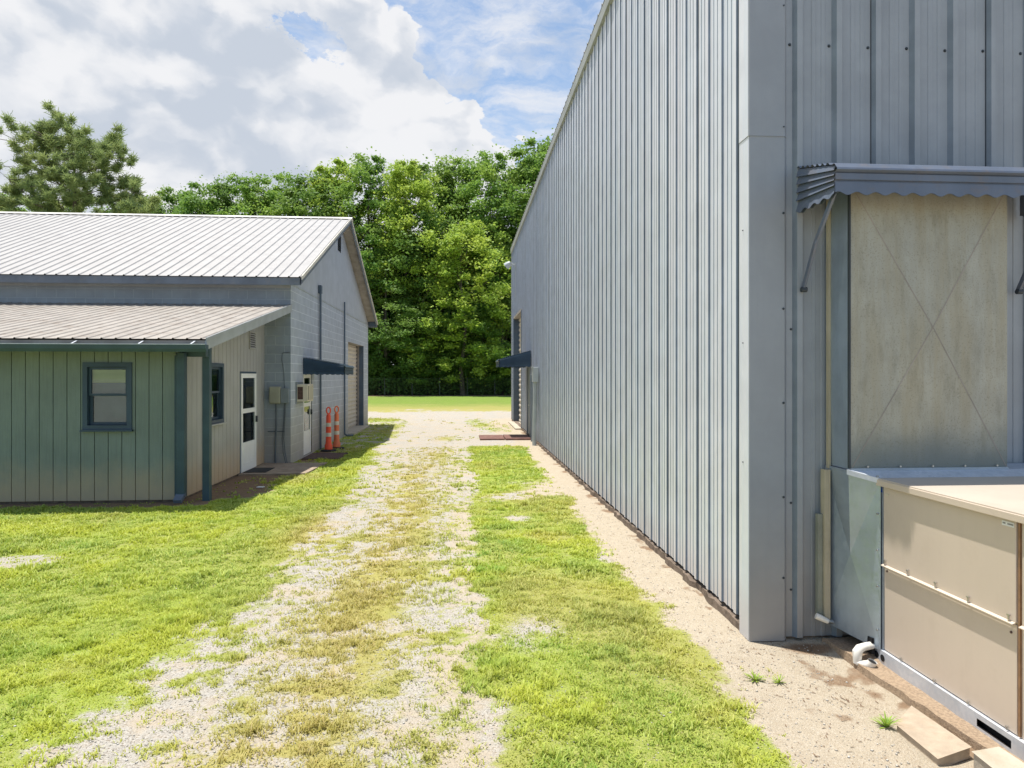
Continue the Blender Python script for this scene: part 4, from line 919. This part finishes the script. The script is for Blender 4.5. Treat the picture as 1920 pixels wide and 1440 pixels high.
# utility boxes on the recessed front wall
t = empty('utility_box', (-4.15, BY0, 1.34)); tag(t, 'beige rounded utility box on the recessed block wall', 'utility box')
MB().box(-0.125, 0.125, -0.12, 0.0, 0, 0.38).build('cover', M['util_beige'], t, bevel=0.03)
MB().tube([(0.02, -0.05, 0.0), (0.02, -0.05, -0.5), (0.0, -0.05, -0.9), (0.0, -0.05, -1.34)], 0.02, 8).build('conduit', M['pipe_dark'], t)
MB().tube([(-0.17, -0.03, -0.62), (0.2, -0.03, -0.62)], 0.01, 6).build('strap', M['pipe_dark'], t)
t = empty('utility_box', (-3.93, BY0, 1.36)); tag(t, 'small blue-grey utility box right of the beige one', 'utility box')
MB().box(-0.085, 0.075, -0.10, 0.0, 0, 0.31).build('cover', M['util_grey'], t, bevel=0.008)
MB().box(-0.09, 0.08, -0.11, -0.10, -0.01, 0.32).build('lid', M['util_grey'], t, bevel=0.004)
MB().tube([(-0.02, -0.04, 0), (-0.04, -0.04, -0.4), (-0.07, -0.04, -0.8), (-0.05, -0.05, -1.1), (0.02, -0.10, -1.36)], 0.010, 6).build('cable', M['pipe_dark'], t)
MB().tube([(0.0, -0.04, 0), (-0.02, -0.04, -0.4), (-0.04, -0.04, -0.8), (-0.01, -0.05, -1.1), (0.05, -0.09, -1.36)], 0.010, 6).build('cable', M['pipe_dark'], t)
MB().tube([(-0.03, -0.01, 0.31), (-0.05, -0.01, 0.7), (-0.09, -0.01, 0.95), (-0.08, -0.01, 1.1), (0.09, -0.01, 1.12)], 0.006, 6).build('cable', M['pipe_dark'], t)

# ================================================================== annex (board-clad lean-to)
AY = 10.95; AX = -4.40; AL = -20.0
an_ = empty('board_annex', (AX, AY, 0)); tag(an_, 'low lean-to of vertical boards with a shed metal roof in front of the block building', 'building')
def A(mb, name, mat, parent=None, **k):
    p = parent or an_; o = mb.build(name, mat, p, **k)
    o.matrix_parent_inverse = Matrix.Translation((-AX, -AY, 0)) if parent is None else Matrix.Identity(4); return o
RY0, RZ0, RY1, RZ1 = 10.43, 2.50, 15.52, 3.535; asl = (RZ1-RZ0)/(RY1-RY0); RXR = -3.79
win = (-5.80-AL, -5.13-AL, 1.15, 2.13)
mb = MB(); sheet(mb, (AL, AY, 0), (1, 0, 0), (0, 0, 1), (0, -1, 0), board_profile(AX-AL, start=(AX-AL) % 0.203-0.05), 0.03, 2.47, openings=(win,)); A(mb, 'front_wall', M['green_board'])
ydoor = (13.86, 14.90, 0.03, 2.03); yw = (11.95, 12.87, 1.13, 2.15); yv = (14.43, 14.80, 2.52, 2.86)
top = lambda u: RZ0+asl*(AY+u-RY0)-0.07
mb = MB(); sheet(mb, (AX, AY, 0), (0, 1, 0), (0, 0, 1), (1, 0, 0), board_profile(BY0-0.002-AY, start=0.1), 0.03, top,
                 openings=((yw[0]-AY, yw[1]-AY, yw[2], yw[3]), (ydoor[0]-AY, ydoor[1]-AY, 0.0, 2.03), ))
A(mb, 'side_wall', M['grey_board'])
A(MB().box(AL, AX-0.05, AY+0.05, AY+0.12, -0.05, 0.03), 'sill_plate', M['footing']); A(MB().box(AX-0.12, AX-0.03, AY+0.12, BY0-0.01, -0.05, 0.03), 'sill_plate', M['footing'])
A(MB().box(AL-0.1, AL, AY, BY0, 0, 2.45), 'far_wall', M['green_board'])
# roof
Vv = Vector((0, RY1-RY0, RZ1-RZ0)); L = Vv.length; Nn = Vector((0, -(RZ1-RZ0), RY1-RY0)).normalized()
mb = MB(); sheet(mb, (AL, RY0, RZ0), (1, 0, 0), Vv.normalized(), Nn, rib_profile(RXR-AL, 0.203, 0.016, 0.04, 0.014, minor=False, start=0.07), 0, L); A(mb, 'roof', M['roof_old'])
mb = MB(); sheet(mb, (AL, RY0+0.02, RZ0-0.03), (1, 0, 0), Vv.normalized(), Nn, [(0, 0), (RXR-AL-0.03, 0)], 0, L-0.03); A(mb, 'roof_deck', M['soffit'])
mb = MB(); mb.prism([(RXR-0.035, RY0+0.01, RZ0-0.16), (RXR-0.035, RY1-0.01, RZ1-0.16), (RXR-0.035, RY1-0.01, RZ1-0.02), (RXR-0.035, RY0+0.01, RZ0-0.02)], (0.03, 0, 0)); A(mb, 'rake_board', M['fascia_light'])
mb = MB(); mb.prism([(RXR-0.012, RY0-0.01, RZ0-0.03), (RXR-0.012, RY1-0.01, RZ1-0.03), (RXR-0.012, RY1-0.01, RZ1+0.02), (RXR-0.012, RY0-0.01, RZ0+0.02)], (0.02, 0, 0)); A(mb, 'rake_flashing', M['fascia_light'])
A(MB().box(AL, RXR-0.04, RY0+0.015, RY0+0.05, RZ0-0.165, RZ0-0.022), 'fascia_board', M['soffit'])
A(MB().box(AL, AX, RY0+0.05, AY-0.002, 2.345, 2.36), 'soffit', M['green_board'])
A(MB().box(AX+0.02, -3.985, AY-0.03, AY+0.10, 2.25, 2.344), 'header_beam', M['teal_navy'])
# gutter
mb = MB(); gp = [(RY0+0.012, RZ0-0.09), (RY0+0.008, RZ0-0.19), (RY0-0.07, RZ0-0.195), (RY0-0.10, RZ0-0.15), (RY0-0.115, RZ0-0.085), (RY0-0.100, RZ0-0.078)]
for (a, b_), (c, d_) in zip(gp[:-1], gp[1:]): mb.quad((AL, a, b_), (RXR+0.02, a, b_), (RXR+0.02, c, d_), (AL, c, d_))
gp2 = [(a+0.003, b_+0.004) for a, b_ in gp[1:5]]
for (a, b_), (c, d_) in zip(gp2[:-1], gp2[1:]): mb.quad((AL, a, b_), (AL, c, d_), (RXR+0.017, c, d_), (RXR+0.017, a, b_))
mb.quad(*[(RXR+0.02, a, b_) for a, b_ in gp[:5]])
g_ = A(mb, 'gutter', M['teal_navy'])
A(MB().box(AL, RXR+0.018, RY0-0.118, RY0-0.108, RZ0-0.088, RZ0-0.078), 'gutter_rim', M['galv_rail'])
for xx in (-7.45, -6.78, -5.66, -4.72, -3.98): A(MB().prism([(xx-0.012, RY0-0.105, RZ0-0.078), (xx+0.012, RY0-0.105, RZ0-0.078), (xx+0.03, RY0+0.01, RZ0-0.03), (xx+0.006, RY0+0.01, RZ0-0.03)], (0, 0, 0.004)), 'gutter_strap', M['galv_rail'])
# corner downspout, free post
A(MB().box(AX-0.05, AX+0.012, AY-0.045, AY-0.012, 0.03, 2.27), 'corner_board', M['teal_navy'])
ds = A(MB().box(AX+0.014, AX+0.135, AY-0.14, AY-0.03, 0.09, 2.31), 'downspout', M['teal_navy'], bevel=0.008)
A(MB().prism([(AX+0.0, AY-0.20, 0.01), (AX+0.12, AY-0.20, 0.01), (AX+0.14, AY-0.08, 0.11), (AX+0.01, AY-0.08, 0.11)], (0.0, -0.03, 0.05)), 'downspout_shoe', M['awning_light'], ds)
A(MB().box(-4.085, -3.975, AY+0.09, AY+0.20, -0.03, 2.42), 'porch_post', M['teal_navy'], bevel=0.004)
# front window
def window(fn, axis, plane, out, a0, a1, z0, z1, mat, blind=0.16, sillmat=None):
    """out = +1/-1 direction of the outside along the axis"""
    def t2(p, q): return (plane+out*p, plane+out*q)
    fr = fn(frame_rect(MB(), axis, 0, a0-0.03, a1+0.03, z0-0.03, z1+0.03, 0.07, *t2(-0.07, 0.022)), 'window_frame', M[mat])
    zm = (z0+z1)/2+0.02
    fn(frame_rect(MB(), axis, 0, a0+0.045, a1-0.045, zm-0.015, z1-0.045, 0.035, *t2(-0.05, -0.02)), 'upper_sash', M[mat], fr)
    fn(frame_rect(MB(), axis, 0, a0+0.045, a1-0.045, z0+0.045, zm+0.02, 0.04, *t2(-0.085, -0.052)), 'lower_sash', M[mat], fr)
    fn(plate(MB(), axis, plane+out*(-0.035), a0+0.08, a1-0.08, zm+0.02, z1-0.08, 0.003), 'pane', M['glass'], fr)
    fn(plate(MB(), axis, plane+out*(-0.068), a0+0.085, a1-0.085, z0+0.085, zm-0.02, 0.003), 'pane', M['glass'], fr)
    # blind drawn a little way, and a grey sheet imitating reflections
    zb = z1-0.08-blind; mb = MB(); k = 0
    while zb+k*0.018 < z1-0.05:
        p, q = t2(-0.075, -0.060); zz = zb+k*0.018
        if axis == 'y': mb.quad((a0+0.05, p, zz), (a1-0.05, p, zz), (a1-0.05, q, zz+0.012), (a0+0.05, q, zz+0.012))
        else: mb.quad((p, a0+0.05, zz), (p, a1-0.05, zz), (q, a1-0.05, zz+0.012), (q, a0+0.05, zz+0.012))
        k += 1
    fn(mb, 'blind', M['blind'], fr)
    fn(plate(MB(), axis, plane+out*(-0.105), a0-0.02, a1+0.02, z0-0.02, z1+0.02, 0.005), 'reflection_sheet', M['behind_glass'], fr)  # added sheet: the pane's grey reflection put into its colour
    lo, hi = sorted(t2(-0.06, 0.06))
    if axis == 'y': s_ = MB().box(a0-0.05, a1+0.05, lo, hi, z0-0.055, z0-0.028)
    else: s_ = MB().box(lo, hi, a0-0.05, a1+0.05, z0-0.055, z0-0.028)
    fn(s_, 'sill', M[sillmat or mat], fr)
fnA = lambda mb, nme, mat, p=None: A(mb, nme, mat, p)
window(fnA, 'y', AY, -1, -5.80, -5.13, 1.15, 2.13, 'navy', 0.20)
window(fnA, 'x', AX, 1, yw[0], yw[1], yw[2], yw[3], 'navy', 0.12, 'grey_board')
storm_door('a', fnA, AX-0.0, *ydoor)
v = A(MB().box(AX+0.001, AX+0.006, yv[0], yv[1], yv[2], yv[3]), 'louver_vent', M['dark'])
for k in range(7): A(MB().prism([(AX+0.007, yv[0]+.02, yv[2]+0.02+k*0.046), (AX+0.03, yv[0]+.02, yv[2]+0.005+k*0.046), (AX+0.03, yv[0]+.02, yv[2]+0.012+k*0.046), (AX+0.007, yv[0]+.02, yv[2]+0.04+k*0.046)], (0, 0.33, 0)), 'louver', M['grey_board'], v)
A(frame_rect(MB(), 'x', 0, yv[0]-.015, yv[1]+.015, yv[2]-.015, yv[3]+.015, 0.025, AX+0.001, AX+0.025), 'vent_frame', M['grey_board'], v)

# ground-level things by the doors
slab([(-4.39, 13.72), (-3.12, 13.80), (-3.02, 15.50), (-4.39, 15.50)], -0.06, 0.022, 'concrete_landing', 'low concrete landing outside the annex storm door', M['landing'], 'landing')
o = MB().box(-4.36, -3.93, 13.95, 14.62, 0.0225, 0.034).build('door_mat', M['rubber'], bevel=0.004); tag(o, 'black rubber mat on the concrete landing by the annex door', 'mat')
mb = MB().box(-3.78, -2.90, 16.30, 17.55, -0.02, 0.012)
o = mb.build('door_mat', M['mat_brown'], bevel=0.004); tag(o, 'worn dark brown mat on bare soil before the awning door', 'mat')
o = MB().prism([(-3.60, 12.22, 0.0), (-3.50, 12.20, 0.0), (-3.47, 12.27, 0.0), (-3.58, 12.29, 0.0)], (0, 0, 0.012)).build('paper_scrap', M['paper']); tag(o, 'small white scrap of paper on the soil near the annex', 'litter')

# ================================================================== channelizer barrels
def channelizer(loc, label, om, tilt=0.0):
    t = empty('traffic_channelizer', loc, tilt); tag(t, label, 'traffic cone', 'traffic channelizers by the block wall')
    MB().lathe((0, 0, 0), [(0.0, 0.0), (0.21, 0.0), (0.22, 0.015), (0.20, 0.035), (0.12, 0.05), (0.0, 0.05)], 8).build('base', M['rubber'], t)
    prof = [(0.10, 0.04), (0.10, 0.16), (0.078, 0.19), (0.070, 0.30), (0.066, 0.60), (0.058, 0.92), (0.045, 0.955), (0.0, 0.96)]
    MB().lathe((0, 0, 0), prof, 20).build('body', om, t, smooth=True)
    for z0, z1, rb in ((0.38, 0.48, 0.0705), (0.64, 0.74, 0.0665)): MB().lathe((0, 0, 0), [(rb-0.003, z0), (rb, z0), (rb-0.002, z1), (rb-0.005, z1)], 20).build('reflective_band', M['reflective'], t, smooth=True)
    p = [(0.0, 0.0, 0.955)]+[(0.052*math.sin(a), 0.0, 1.055-0.085*math.cos(a)) for a in np.linspace(0.3, 2*math.pi-0.3, 16)]+[(0.0, 0, 0.955)]
    MB().tube(p, 0.019, 8).build('handle', om, t, smooth=True)
    return t
channelizer((-3.50, 18.12, -0.01), 'bright orange and white channelizer, the nearer of the pair by the block wall', M['orange'], 0.5)
channelizer((-3.40, 18.72, -0.01), 'faded orange channelizer standing behind the bright one', M['orange_old'], 0.4)

# ================================================================== chain-link fence
t = empty('chain_link_fence', (-12, 68.6, 0)); tag(t, 'low chain-link fence along the foot of the wood', 'fence')
FX0, FX1, FH = -22.0, 14.0, 1.7; mb = MB(); s = 0.16; k = FX0-FH
while k < FX1:
    for sg in (1, -1):
        xa, za, xb, zb_ = (k, 0.03, k+FH, FH) if sg > 0 else (k, FH, k+FH, 0.03)
        if xa >= FX0 and xb <= FX1: mb.quad((xa, 68.6, za), (xa+0.004, 68.6, za), (xb+0.004, 68.6, zb_), (xb, 68.6, zb_))
    k += s
o = mb.build('wire_mesh', M['fence_steel'], t); o.matrix_parent_inverse = Matrix.Translation((12, -68.6, 0))
o = MB().tube([(FX0, 68.58, FH), (FX1, 68.58, FH)], 0.009, 6).build('top_rail', M['fence_steel'], t); o.matrix_parent_inverse = Matrix.Translation((12, -68.6, 0))
for k in range(14):
    xx = at(721+51.7*(k-5), 68.55); o = MB().tube([(xx, 68.55, -0.05), (xx, 68.55, FH+0.08)], 0.032, 8).build('fence_post', M['fence_steel'], t); o.matrix_parent_inverse = Matrix.Translation((12, -68.6, 0))

# ================================================================== trees
leafA = leaf_material('broad_leaves', [(0.12, 0.27, 0.05), (0.24, 0.40, 0.08), (0.36, 0.48, 0.09), (0.09, 0.22, 0.05)], 0.42, nscale=0.28)
leafB = leaf_material('yellow_green_leaves', [(0.26, 0.42, 0.06), (0.42, 0.55, 0.10), (0.50, 0.58, 0.10), (0.26, 0.42, 0.06)], 0.40, nscale=0.35)
leafC = leaf_material('dark_leaves', [(0.10, 0.21, 0.045), (0.18, 0.31, 0.07), (0.25, 0.35, 0.08), (0.08, 0.18, 0.04)], 0.40, nscale=0.3)
leafP = leaf_material('pine_needles', [(0.20, 0.29, 0.11), (0.36, 0.44, 0.15), (0.40, 0.45, 0.16), (0.20, 0.29, 0.12)], 0.4, nscale=0.5)
def leaf_mesh(name, C, size, mat, rs, aspect=0.62, up=0.5):
    """one folded quad per leaf spray at centres C"""
    N_ = len(C); nrm = rs.normal(size=(N_, 3)); nrm[:, 2] = np.abs(nrm[:, 2])+up; nrm /= np.linalg.norm(nrm, axis=1)[:, None]
    t1 = np.cross(nrm, rs.normal(size=(N_, 3))); t1 /= np.linalg.norm(t1, axis=1)[:, None]; t2 = np.cross(nrm, t1)
    s = size*rs.uniform(0.55, 1.3, N_)[:, None]
    P = np.stack([C-t1*s, C-t2*s*aspect+nrm*s*0.15, C+t1*s, C+t2*s*aspect+nrm*s*0.15], 1).reshape(-1, 3)
    return np_mesh(name, P, np.arange(N_*4).reshape(-1, 4), mat, 4)
def crown_points(rs, H, R, base, nclump, per, clump_r, shape=1.0):
    """clumps placed toward the outside of an uneven crown; returns leaf centres and clump centres"""
    lob = [(rs.uniform(0, 6.28), rs.uniform(0.25, 0.6)) for _ in range(4)]
    CC = []
    while len(CC) < nclump:
        f = rs.random()**0.85; z = base+(H-base)*f*(1-0.10*rs.random())
        prof = (1-(abs(f-0.42)/0.60)**2.3); prof = max(prof, 0.10)**0.55*shape
        a = rs.uniform(0, 6.28); mod = 1+sum(b_*math.cos(a*(k+1)+c_+f*3) for k, (c_, b_) in enumerate(lob))*0.6
        r_ = R*prof*mod*math.sqrt(rs.uniform(0.15, 1.0)); CC.append((r_*math.cos(a), r_*math.sin(a), z-0.06*H*(r_/R)**2))
    CC = np.array(CC); rad = clump_r*rs.uniform(0.6, 1.9, nclump)*np.where(CC[:, 2] > 0.8*H, 0.8, 1.0)
    idx = np.repeat(np.arange(nclump), per); d = rs.normal(size=(len(idx), 3)); d /= np.linalg.norm(d, axis=1)[:, None]
    far = rs.random(len(idx)) < 0.10; d *= np.where(far, rs.uniform(0.9, 2.1, len(idx)), rs.random(len(idx))**0.55)[:, None]; d[:, 2] *= 0.62
    return CC[idx]+d*rad[idx][:, None], CC
def limbs(mb, rs, H, CC, r0, k_limbs=14, base=0.2, lean=0.0):
    path = [(0.0, 0.0, -0.1)]+[(math.sin(q*1.7)*0.012*H+lean*q/6, math.cos(q*1.3)*0.010*H, H*0.9*q/6) for q in range(1, 7)]
    mb.tube(path, [r0*1.15, r0*0.85, r0*0.7, r0*0.52, r0*0.36, r0*0.2, r0*0.06], 8)
    P = np.array(path)
    for j in rs.choice(len(CC), min(k_limbs, len(CC)), replace=False):
        c = CC[j]; h0 = max(base*H, c[2]-rs.uniform(0.08, 0.22)*H); f = np.interp(h0, P[:, 2], np.arange(len(P))); i = int(min(f, len(P)-2)); s = P[i]+(P[i+1]-P[i])*(f-i)
        m_ = (s+c)/2+np.array([0, 0, -0.02*H]); rr = r0*(0.40-0.28*h0/H)
        mb.tube([tuple(s), tuple(m_), tuple(c)], [rr, rr*0.6, rr*0.15], 6)
def make_tree(name, seed, H, R, base, nclump, per, cr, size, mat, trunk_r, up=0.5, shape=1.0):
    rs = np.random.default_rng(seed); L_, CC = crown_points(rs, H, R, base, nclump, per, cr, shape)
    t = empty(name); mb = MB(); limbs(mb, rs, H, CC, trunk_r); mb.build('trunk', M['bark'], t, smooth=True)
    me = leaf_mesh('crown', L_, size, mat, rs, up=up); o = bpy.data.objects.new('crown', me); COL.objects.link(o); o.parent = t
    return t
def dup(root, loc, sc, rz, mat=None):
    r_ = root.copy(); COL.objects.link(r_); r_.location = loc; r_.scale = sc; r_.rotation_euler = (0, 0, rz)
    for ch in list(root.children):
        c_ = ch.copy(); COL.objects.link(c_); c_.parent = r_
    return r_
protos = [make_tree('broadleaf_tree', 11, 24, 5.6, 3.0, 190, 190, 0.85, 0.15, leafA, 0.32),
          make_tree('broadleaf_tree', 12, 24, 5.0, 2.5, 180, 190, 0.8, 0.145, leafA, 0.30),
          make_tree('broadleaf_tree', 13, 22, 6.0, 4.0, 190, 190, 0.9, 0.15, leafC, 0.30),
          make_tree('broadleaf_tree', 14, 16, 4.6, 1.5, 210, 170, 0.62, 0.12, leafB, 0.2),
          make_tree('broadleaf_tree', 15, 24, 4.8, 5.0, 160, 190, 0.8, 0.15, leafB, 0.28)]
PH = [24, 24, 22, 16, 24]
used = set()
def plant(k, u, Y, vtop, label, sx=1.0, group=None):
    H = CAM_H+(HZ-vtop)/FPX*Y; s = H/(PH[k]*1.0); x = at(u, Y); rz = random.uniform(0, 6.28)
    if k in used: r_ = dup(protos[k], (x, Y, 0), (s*sx, s*sx, s), rz)
    else: r_ = protos[k]; used.add(k); r_.location = (x, Y, 0); r_.scale = (s*sx, s*sx, s); r_.rotation_euler = (0, 0, rz)
    r_.pop('label', None); tag(r_, label, 'tree', group or 'trees of the wood edge'); return r_
plant(3, 868, 70.0, 415, 'bright yellow-green smaller tree standing forward of the wood, left of the warehouse edge', 1.15)
plant(0, 1000, 76, 262, 'tall dark-leaved tree of the wood next to the warehouse eave')
plant(1, 925, 78, 280, 'tall green tree rising behind the bright smaller tree, left of the tallest')
plant(0, 860, 79, 295, 'rounded green treetop directly above the bright smaller tree')
plant(4, 762, 74, 300, 'light yellow-green tall tree right of the gable peak')
plant(2, 815, 80, 300, 'darker tree between the light green tree and the rounded treetop')
plant(1, 695, 77, 290, 'tall narrow tree rising straight behind the gable peak')
plant(4, 640, 79, 302, 'light green treetop left of the gable peak')
plant(2, 590, 78, 330, 'dark leafy treetop above the right part of the metal roof')
plant(0, 535, 80, 335, 'green treetop above the roof, second left of the gable')
plant(1, 480, 78, 332, 'bright pointed treetop above the middle of the metal roof')
plant(2, 425, 82, 347, 'low dark treetop left of the pointed one above the roof')
plant(0, 375, 80, 355, 'broad low treetop above the roof between pine and pointed top')
plant(1, 320, 84, 360, 'low green treetop just right of the big pine')
plant(2, 262, 86, 372, 'low treetop partly hidden behind the right branches of the pine')
plant(4, 120, 84, 385, 'light green tree glimpsed below the pine branches')
plant(0, 30, 86, 380, 'dark tree at the left edge behind the pine')
plant(2, 1060, 80, 250, 'tree whose top shows just left of the warehouse roof edge')
# understorey trees that fill the wood edge down to the ground
for k, (u, Y, v, kk, lb) in enumerate(((715, 72.5, 520, 2, 'dark low tree right beside the block building gable'), (775, 72, 560, 0, 'low tree in deep green at the fence, left of centre'),
        (830, 73, 600, 2, 'low dark tree at the fence below the bright tree'), (905, 71.5, 565, 1, 'low green tree at the fence right of the bright tree'),
        (950, 73, 520, 2, 'dark low tree at the fence beside the warehouse corner'), (650, 74, 500, 0, 'low tree mostly hidden behind the right end of the block building'), (745, 75, 450, 1, 'middle-height tree behind the dark low tree near the gable'),
        (935, 76, 430, 0, 'middle-height tree behind the bright tree near the warehouse'), (800, 76, 440, 2, 'middle-height dark tree behind the bright tree on its left'))):
    plant(kk, u, Y, v, lb, 1.5 if v > 480 else 1.25)
# undergrowth mass along the fence and the wood behind
rs = np.random.default_rng(5); n_ = 60000; x = rs.uniform(-34, 18, n_); y = rs.uniform(69.6, 74, n_)
ht = 0.5+6.5*fbm(x, y, 0.5)**1.6; z = ht*rs.random(n_)**0.8; y = y+0.8*fbm(x, z, 0.9)
o = bpy.data.objects.new('undergrowth', leaf_mesh('undergrowth', np.stack([x, y, z], 1), 0.17, leafC, rs)); COL.objects.link(o); tag(o, 'dark tangled undergrowth behind the chain-link fence', 'undergrowth', kind='stuff')
n_ = 110000; x = rs.uniform(-95, 45, n_); y = rs.uniform(87, 97, n_); ht = 15+7*fbm(x, y*0.3, 0.16, 3)+0.06*(x+20).clip(-60, 30); z = ht*rs.random(n_)**0.75
o = bpy.data.objects.new('far_wood', leaf_mesh('far_wood', np.stack([x, y, z], 1), 0.40, leafC, rs)); COL.objects.link(o); tag(o, 'far mass of trees closing the wood behind the front row', 'wood', kind='stuff')
# thin dark trunks in the shade of the wood
for k, (u, Y) in enumerate(((723, 72), (752, 74.5), (789, 73), (845, 74.5), (884, 73.5), (921, 74), (943, 72.4))):
    x = at(u, Y); t = empty('bare_trunk', (x, Y, 0)); mb = MB(); mb.tube([(0, 0, -0.1), (0.1*math.sin(k), 0, 4), (0.3*math.sin(k*2), 0, 9), (0.5*math.sin(k*3), 0.2, 14)], [0.2, 0.16, 0.12, 0.05], 8)
    for q in range(4):
        h = 4+q*2.2; a = k*2+q*2.3; mb.tube([(0.2*math.sin(k*2)*h/9, 0, h), (0.9*math.cos(a), 0.9*math.sin(a), h+1.2)], [0.06, 0.015], 6)
    mb.build('trunk', M['bark'], t); tag(t, 'thin dark trunk in the shade behind the fence', 'tree', 'thin dark trunks behind the fence')

# ---- the big pine behind the block building
def pine():
    rs = np.random.default_rng(21); H = 17.7
    t = empty('pine_tree', (at(138, 45), 45, 0)); t.scale = (0.93, 0.93, 0.985); tag(t, 'big open-crowned pine rising behind the left end of the metal roof', 'tree')
    mb = MB(); path = [(0.1*math.sin(q), 0.1*math.cos(q*2), -0.1+H*0.97*q/9) for q in range(10)]
    mb.tube(path, [0.34, 0.31, 0.28, 0.26, 0.23, 0.20, 0.16, 0.11, 0.07, 0.02], 10); tufts = []
    for k in range(58):
        zt = 7.0+11.2*((k+rs.random())/58)**0.85; a = k*2.4+rs.uniform(-0.4, 0.4)       # tip height on a domed outline
        Re = 4.5*math.sqrt(max(0.02, 1-((zt-10.0)/8.9)**2)) if zt > 10 else rs.uniform(4.2, 5.6)
        Re *= rs.uniform(0.78, 1.06)*(1+0.14*math.sin(a*2+1.3)); z0 = max(5.5, zt-Re*rs.uniform(0.35, 0.75))
        d = np.array([math.cos(a), math.sin(a), 0.0]); s = np.array([0, 0, z0]); p2 = d*Re+np.array([0, 0, zt]); p1 = (s+p2)/2-np.array([0, 0, 0.10*Re])
        r0 = 0.028+0.075*(1-zt/H); mb.tube([tuple(s), tuple(p1), tuple(p2)], [r0, r0*0.6, r0*0.2], 6)
        for q in range(int(4+Re*2.4)):
            g = rs.uniform(0.5, 1.04)**0.8; b_ = p1+(p2-p1)*max(0, (g-0.5)*2)
            o_ = rs.normal(size=3)*np.array([0.66, 0.66, 0.30])*(0.5+0.6*g); e = b_+o_
            tufts.append(e)
            if q % 2 == 0: mb.tube([tuple(b_), tuple(e)], [0.025, 0.01], 5)
    mb.build('trunk', M['bark'], t, smooth=True)
    T = np.array(tufts); per = 150; idx = np.repeat(np.arange(len(T)), per); N_ = len(idx)
    d = rs.normal(size=(N_, 3)); d /= np.linalg.norm(d, axis=1)[:, None]; d[:, 2] = d[:, 2]*0.7+0.25
    ln = rs.uniform(0.22, 0.46, N_)[:, None]; w_ = np.cross(d, rs.normal(size=(N_, 3))); w_ /= np.linalg.norm(w_, axis=1)[:, None]; w_ *= 0.024
    c0 = T[idx]+rs.normal(size=(N_, 3))*0.10
    P = np.stack([c0-w_, c0+w_, c0+d*ln+w_*0.5, c0+d*ln-w_*0.5], 1).reshape(-1, 3)
    o = bpy.data.objects.new('crown', np_mesh('crown', P, np.arange(N_*4).reshape(-1, 4), leafP, 4)); COL.objects.link(o); o.parent = t
    print('pine needles', N_)
pine()
print('objects', len(bpy.data.objects))
